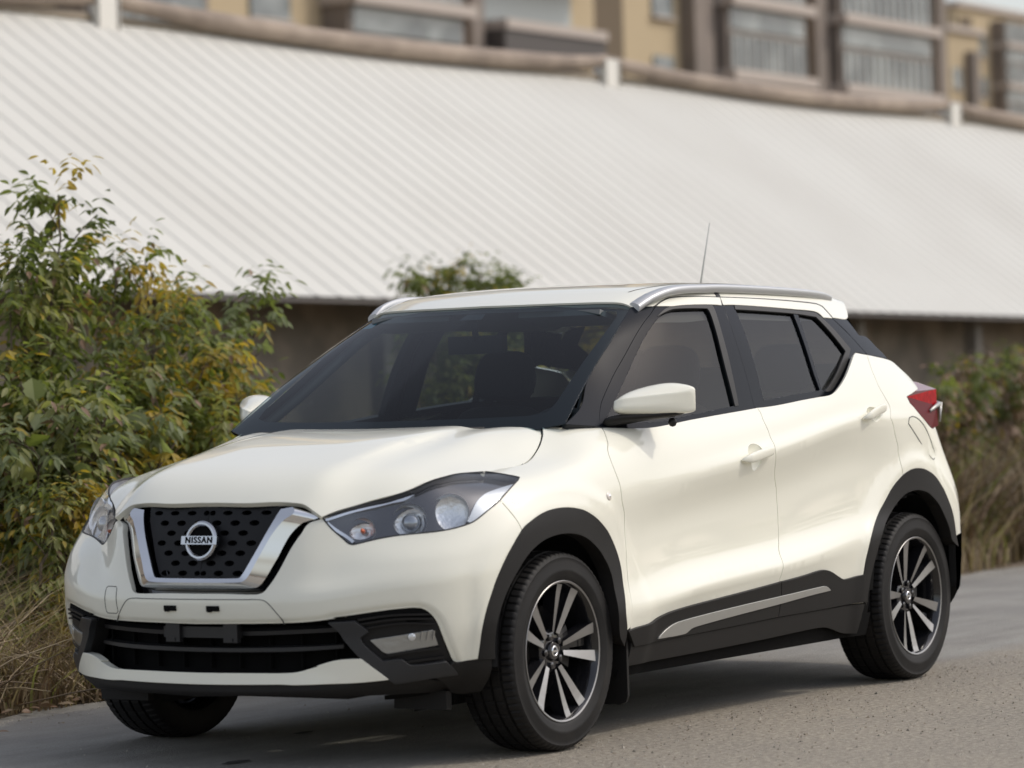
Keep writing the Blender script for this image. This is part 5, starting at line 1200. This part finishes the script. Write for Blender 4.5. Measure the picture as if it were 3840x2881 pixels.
# loose grit on the worn strip and along both road edges
r=random.Random(19); mats_=[mat('grit_pale',(.46,.42,.36),.9),mat('grit_dark',(.21,.19,.16),.9),mat('grit_brown',(.28,.235,.18),.9)]; m=MB()
for i in range(4200):
    u=r.random()
    if u<.72: x=r.uniform(-6.5,.9); y=.75+abs(r.gauss(0,.75))
    elif u<.86: x=r.uniform(-10,.9); y=-1.75+abs(r.gauss(0,.12))
    else: x=r.uniform(-12,.9); y=r.uniform(-1.7,3)
    s_=r.uniform(.002,.0055)*(1.5 if r.random()<.06 else 1); z=.001; a=r.uniform(0,6.28)
    p=[(x+s_*math.cos(a+k*2.094)*r.uniform(.7,1.2),y+s_*math.sin(a+k*2.094)*r.uniform(.7,1.2),z) for k in range(3)]+[(x+r.uniform(-.3,.3)*s_,y+r.uniform(-.3,.3)*s_,z+s_*r.uniform(.7,1.2))]
    m.add(p,[(0,1,3),(1,2,3),(2,0,3)],r.choice((0,0,0,1,2,2)),None,False)
tag(m.build('loose_grit',mats_),'loose grit on the road',None,None,'stuff')

# ================================================================ vegetation
def leafmat(n,c,c2,sc=6,tr=.42):
    m=mat(n,c,.55,0,0,.1,.35,var=(sc,c2,.35,.65)); N,L,b=nodes(m); out=[x for x in N if x.type=='OUTPUT_MATERIAL'][0]
    t=N.new('ShaderNodeBsdfTranslucent'); t.inputs[0].default_value=(c[0]*1.6,c[1]*1.7,c[2]*.9,1); x=N.new('ShaderNodeMixShader'); x.inputs[0].default_value=tr; L.new(b.outputs[0],x.inputs[1]); L.new(t.outputs[0],x.inputs[2]); L.new(x.outputs[0],out.inputs[0]); return m
LG=leafmat('leaf_dark_green',(.10,.125,.035),(.075,.095,.026)); LM=leafmat('leaf_mid_green',(.17,.20,.06),(.125,.15,.045)); LO=leafmat('leaf_olive',(.29,.29,.13),(.21,.22,.09)); LY=leafmat('leaf_yellow',(.40,.28,.05),(.32,.27,.07)); LB_=leafmat('leaf_dried',(.27,.18,.125),(.16,.10,.06),tr=.1); LGR=leafmat('leaf_grey_green',(.21,.24,.13),(.155,.18,.095))
TWIG=mat('twig',(.13,.10,.065),.85,var=(20,(.08,.06,.04),.4,.6)); LEAVES=[LG,LM,LO,LY,LB_,LGR]
STRAW=leafmat('straw',(.50,.40,.27),(.36,.28,.18),3,.15); STRAW2=leafmat('straw_brown',(.25,.185,.12),(.16,.12,.08),3,.1)
def leaf(m,p,d,up,L,W,mi,lobed=False):
    """one folded leaf: midrib p to p+d*L"""
    s=d.cross(up)
    if s.length<1e-4: s=Vector((1,0,0))
    s.normalize(); n=s.cross(d).normalized(); dr=Vector((0,0,-1))
    if lobed:
        pts=[(0,0),(.12,.32),(.30,.42),(.40,.34),(.58,.44),(.72,.26),(.85,.16),(1,0)]
    else: pts=[(0,0),(.25,.36),(.55,.42),(.82,.20),(1,0)]
    def mid(t): return p+d*(L*t)+dr*(L*.18*t*t)
    V=[mid(t) for t,_ in pts]; R_=[mid(t)+s*(W*w_)+n*(W*w_*.25) for t,w_ in pts[1:-1]]; L_=[mid(t)-s*(W*w_)+n*(W*w_*.25) for t,w_ in pts[1:-1]]
    k=len(pts); b=len(m.v); vs=V+R_+L_; F=[]
    for i in range(k-1):
        a=i; c=i+1; r=lambda q:k+q-1; l=lambda q:k+(k-2)+q-1
        if i==0: F+=[(a,r(c),c),(a,c,l(c))]
        elif c==k-1: F+=[(a,r(a),c),(a,c,l(a))]
        else: F+=[(a,r(a),r(c),c),(a,c,l(c),l(a))]
    m.v+=[(v.x,v.y,v.z) for v in vs]; m.n+=[(0,0,0)]*len(vs); m.f+=[tuple(b+i for i in f) for f in F]; m.m+=[mi]*len(F); m.sm+=[False]*len(F)
def rv(r,s=1): return Vector((r.uniform(-s,s),r.uniform(-s,s),r.uniform(-s,s)))
def compound(m,tw,r,p,d,L,n,lw,mi,mi2):
    """a drooping compound leaf"""
    pts=[]; q=Vector(p); dd=Vector(d).normalized()
    for i in range(n+1):
        pts.append(q.copy()); q=q+dd*(L/n); dd=(dd+Vector((0,0,-.13))).normalized()
    for i in range(1,n+1):
        t=(pts[i]-pts[i-1]).normalized(); side=t.cross(Vector((0,0,1)))
        if side.length<.05: side=Vector((1,0,0))
        side.normalize()
        for s in((-1,1) if i<n else (0,)):
            dr=(side*s*.85+t*(.5 if s else 1)+Vector((0,0,-.35-.5*r.random()))+rv(r,.25)).normalized(); leaf(m,pts[i],dr,Vector((0,0,1))+rv(r,.6),lw*(.8+.4*r.random()),lw*.48,mi2 if r.random()<.07 else mi)
def stem_path(r,a,b,sag=.0,n=8,wob=.04):
    P=[]; a=Vector(a); b=Vector(b)
    for i in range(n+1):
        t=i/n; p=a.lerp(b,t); p+=Vector((0,0,1))*(.22*(b-a).length*t*(1-t)) ; p+=rv(r,wob)*(1 if 0<i<n else 0); P.append(p)
    return P
def shrub(name,label,base,tips,seed,dens=1.0,pal=(0,1,1,2),yellow=.04,lw=.055,big=0,thick=.014,group=None,twiggy=0,cat='shrub',reach=1.0,drop=0.0):
    r=random.Random(seed); e=empty(name,label,cat,base,group=group); B=Vector(base); fo=MB(); st=MB()
    for tip in tips:
        T=Vector(tip)-Vector((0,0,drop)); b=B+Vector((r.uniform(-.15,.15),r.uniform(-.12,.12),0)); P=stem_path(r,b,T,n=9); Ln=(T-b).length
        st.tube([p-B for p in P],[thick*(1-.75*i/9) for i in range(10)],5)
        patch=r.random()<yellow*3
        for i in range(2,10):
            nb=int(max(1,round((3.0 if i<9 else 4)*dens)))
            for k in range(nb):
                p=P[i-1].lerp(P[i],r.random()); t=(P[i]-P[i-1]).normalized(); ang=r.uniform(0,6.28); out=(Vector((math.cos(ang),math.sin(ang)*.8,.25+.5*r.random()))+t*.5).normalized(); bl=reach*r.uniform(.16,.42)*(1.15-.07*i)*(1+.2*(Ln-1))
                q=stem_path(r,p,p+out*bl,n=3,wob=.015); 
                if i<9 or k<2: st.tube([x-B for x in q],[.0045,.0035,.0025,.0015],4,cap=False)
                mi=r.choice(pal); mi2=4 if r.random()<.5 else 3
                if r.random()<yellow or (patch and r.random()<.45): mi=3
                if r.random()<twiggy: continue
                for j in range(1,4):
                    for _ in range(2):
                        d=(out*.6+rv(r,.9)+Vector((0,0,-.1))).normalized()
                        if big and r.random()<big: leaf(fo,q[j]-B,d,Vector((0,.6,1))+rv(r,.5),lw*2.0*r.uniform(.7,1.2),lw*1.9,r.choice((5,5,1,2)),True)
                        else: compound(fo,st,r,q[j]-B,d,r.uniform(.10,.19),r.choice((3,4,4)),lw,mi,mi2)
    st.build('stems',TWIG,e); fo.build('foliage',LEAVES,e); return e
G1='shrubs along the verge behind the car'
shrub('leafy_shrub','tall green shrub with one high pointed shoot at the left edge',(-1.9,-3.05,0),[(-2.12,-3.0,2.27),(-2.02,-2.95,2.0),(-1.82,-3.0,1.93),(-1.72,-2.95,1.74),(-2.28,-3.1,1.92),(-1.6,-2.8,1.45),(-2.25,-2.8,1.55),(-1.95,-2.7,1.35),(-1.5,-2.9,1.15),(-2.1,-2.75,1.1),(-1.35,-3.1,1.4)],11,.9,(0,1,1,2),.04,.058,group=G1,drop=.18,reach=.85)
shrub('leafy_shrub','loose green shrub with yellow sprays, second from the left edge',(-2.65,-3.1,0),[(-2.51,-3.0,1.86),(-2.74,-3.05,1.86),(-2.95,-3.0,1.76),(-3.1,-3.1,1.72),(-2.5,-2.8,1.55),(-2.8,-2.75,1.45),(-2.35,-2.75,1.3),(-2.65,-2.6,1.15),(-3.0,-2.8,1.25),(-2.3,-2.65,.95),(-2.9,-2.65,.95)],12,.85,(0,1,1,2,5),.11,.056,group=G1,drop=.13,reach=.9)
shrub('leafy_shrub','grey green shrub with a spray reaching over the shed eave, beside the tan boards',(-3.3,-3.15,0),[(-3.52,-3.0,1.76),(-3.15,-3.05,1.58),(-3.3,-3.0,1.45),(-3.4,-3.05,1.32),(-3.1,-2.85,1.25),(-3.25,-2.85,1.1),(-2.95,-2.8,1.0),(-3.2,-2.9,.9),(-3.1,-2.7,.75)],13,.85,(5,5,1,0),.03,.056,group=G1,reach=.6,drop=.08)
shrub('broadleaf_shrub','low shrub with big lobed grey green leaves, in front of the taller shrubs',(-1.6,-2.6,0),[(-1.25,-2.45,1.0),(-1.5,-2.45,1.12),(-1.75,-2.45,1.12),(-2.0,-2.5,1.05),(-2.3,-2.5,1.05)],14,.6,(5,5,2),.08,.062,big=.22,group=G1)
shrub('leafy_shrub','small yellow green bush just left of the far headlight',(-1.15,-2.25,0),[(-1.25,-2.3,.76),(-1.4,-2.35,.80),(-1.55,-2.35,.74)],15,.8,(2,1,2),.08,.045,group=G1,reach=.6)
shrub('leafy_shrub','dense green bush behind the windscreen of the car',(-5.4,-3.3,0),[(-5.0,-3.1,1.2),(-5.2,-3.1,1.35),(-5.5,-3.1,1.45),(-5.8,-3.1,1.4),(-4.9,-3.0,.9),(-5.2,-2.9,1.0),(-5.6,-2.95,1.05),(-6.0,-3.1,1.3)],16,.9,(0,1,2,5),.05,.055,group=G1,reach=.8)
shrub('twiggy_shrub','half bare twiggy shrub seen through the car windows',(-6.6,-3.3,0),[(-6.0,-3.1,1.3),(-6.4,-3.1,1.38),(-6.8,-3.1,1.35),(-7.2,-3.1,1.3),(-6.2,-2.95,1.1),(-6.9,-2.95,1.1),(-7.5,-3.1,1.2),(-5.8,-3.05,1.2)],17,1.0,(0,1,2,4),.08,.05,twiggy=.4,group=G1,reach=.7)
shrub('leafy_shrub','round topped shrub showing above the car roof against the shed',(-10.0,-6.1,0),[(-9.35,-6,1.93),(-9.6,-6,1.9),(-9.85,-6,1.97),(-10.1,-6.0,1.92),(-10.35,-6,1.96),(-10.55,-6,1.86),(-9.6,-5.8,1.65),(-10.2,-5.8,1.65),(-10.0,-5.8,1.4)],18,1.2,(0,1,0),.01,.06,group=G1,reach=.45)
G2='weeds along the road behind the car'
shrub('green_weed','green topped weed nearest the tail light',(-10.9,-2.9,0),[(-10.4,-2.7,1.08),(-10.8,-2.8,1.15),(-11.2,-2.8,1.2),(-10.6,-2.9,.9),(-11.4,-2.9,1.1)],21,.5,(0,0,1,4,4),.0,.06,group=G2,cat='weed',reach=.5)
shrub('green_weed','tall green weed at the right edge of the picture',(-12.4,-3.2,0),[(-11.9,-3.1,1.2),(-12.3,-3.1,1.28),(-12.8,-3.1,1.25),(-13.2,-3.2,1.2),(-12.1,-3.0,1.0),(-13.5,-3.2,1.2)],22,.5,(0,0,2,4,4),.0,.06,group=G2,cat='weed',reach=.5)
WB=leafmat('weed_brown',(.16,.115,.07),(.10,.075,.045),3,.1)
def blades(name,label,kind,seed,region,n,h,w_,mats,weights,lean=.6,cat=None):
    r=random.Random(seed); m=MB(); cl=[(r.uniform(*region[0]),r.uniform(*region[1])) for _ in range(max(8,n//45))]
    for i in range(n):
        cx,cy=r.choice(cl); x=cx+r.gauss(0,.13); y=cy+r.gauss(0,.10)
        if not(region[1][0]-.3<y<region[1][1]): continue
        hh=h*r.uniform(.35,1.1); a=r.uniform(0,6.28); ln=r.uniform(.1,lean)*hh; dx,dy=math.cos(a),math.sin(a); ww=w_*r.uniform(.6,1.4); b=r.uniform(0,6.28); sx,sy=math.cos(b)*ww/2,math.sin(b)*ww/2
        V=[];k=4; drop=r.uniform(0,.55)
        for j in range(k+1):
            t=j/k; px=x+dx*ln*t*t*1.3; py=y+dy*ln*t*t*1.3; pz=hh*(t-drop*t**3*.6); f=1-t**1.6*.92; V+=[(px-sx*f,py-sy*f,pz),(px+sx*f,py+sy*f,pz)]
        b0=len(m.v); mi=r.choices(range(len(mats)),weights)[0]
        m.v+=V; m.n+=[(0,0,0)]*len(V); m.f+=[(b0+2*j,b0+2*j+1,b0+2*j+3,b0+2*j+2) for j in range(k)]; m.m+=[mi]*k; m.sm+=[False]*k
    o=m.build(name,mats); tag(o,label,cat,None,kind); return o
blades('dry_grass','tangled dry straw grass along the road edge','stuff',31,((-3.6,.6),(-3.2,-1.86)),12000,.36,.0085,[STRAW,STRAW2,LO,LB_],(5,5,1,1.5),1.3)
blades('dry_grass','low dry grass along the verge behind the car','stuff',32,((-9.5,-3.4),(-4.2,-1.85)),6000,.42,.010,[STRAW,STRAW2,LO],(4,4,1.5),1.0)
blades('dry_weeds','tall brown dry weeds behind the tail of the car','stuff',33,((-16,-8.6),(-4.0,-2.0)),15000,.85,.018,[WB,STRAW,LB_,LG],(8,1.2,2.0,.8),.9)
blades('tall_straw','taller pale straw grass in front of the left shrubs','stuff',34,((-3.4,.5),(-3.0,-2.05)),6500,.62,.008,[STRAW,STRAW2,LO,LB_],(5,3,1,1),1.2)
# matted dry stalks lying near the kerb line
r=random.Random(41); m=MB()
for i in range(520):
    x=r.uniform(-3.2,.8); y=-1.80-abs(r.gauss(0,.5)); L=r.uniform(.15,.55); a=r.uniform(0,6.28); z0=r.uniform(.0,.12); p=Vector((x,y,z0)); q=p+Vector((math.cos(a)*L,math.sin(a)*L,r.uniform(-.02,.22))); q.z=max(q.z,.01); mid=(p+q)/2+Vector((0,0,r.uniform(0,.08))); m.tube([p,mid,q],[.0035,.003,.0015],4,r.choice((0,0,1)),cap=False)
tag(m.build('dry_stalks',[STRAW,STRAW2]),'matted dry stalks lying on the verge',None,None,'stuff')
# dropped leaves on the verge and the road edge
m=MB()
for i in range(900):
    x=r.uniform(-4,1); y=-1.75-abs(r.gauss(0,.45)) if r.random()<.93 else r.uniform(-1.7,-1.2); a=r.uniform(0,6.28); leaf(m,Vector((x,y,.012+r.uniform(0,.03))),Vector((math.cos(a),math.sin(a),.15)),Vector((0,0,1))+rv(r,.5),r.uniform(.03,.06),.03,r.choice((0,0,1)))
tag(m.build('fallen_leaves',[LB_,STRAW2]),'brown fallen leaves on the verge',None,None,'stuff')

# unseen trees added across the road for reflections in paint and glass
r=random.Random(77); m=MB(); tr=MB()
def clump(cx,cy,cz,rad,n):
    for _ in range(n):
        v=rv(r); 
        if v.length>1: continue
        p=Vector((cx,cy,cz))+Vector((v.x*rad,v.y*rad,v.z*rad*.8)); d=rv(r).normalized(); leaf(m,p,d,rv(r).normalized(),r.uniform(.35,.7),r.uniform(.3,.6),r.choice((0,0,1,1,2)))
for i in range(26):
    a=R(80)+R(95)*i/25; D_=r.uniform(34,42); cx=-1+math.cos(a)*D_; cy=2+math.sin(a)*D_
    if cy<-4 and cx<25: continue
    h=r.uniform(3.0,6.0); tr.tube([(cx,cy,0),(cx,cy,h*.6)],[.16,.09],6)
    for k in range(5): clump(cx+r.uniform(-1.6,1.6),cy+r.uniform(-1,1),h*(.35+.14*k),r.uniform(1.1,1.9),60)
refl_wood=m.build('reflection_trees',LEAVES); tag(refl_wood,'unseen band of trees added for reflections in the car',None,None,'stuff'); tr.build('reflection_trunks',TWIG,refl_wood)
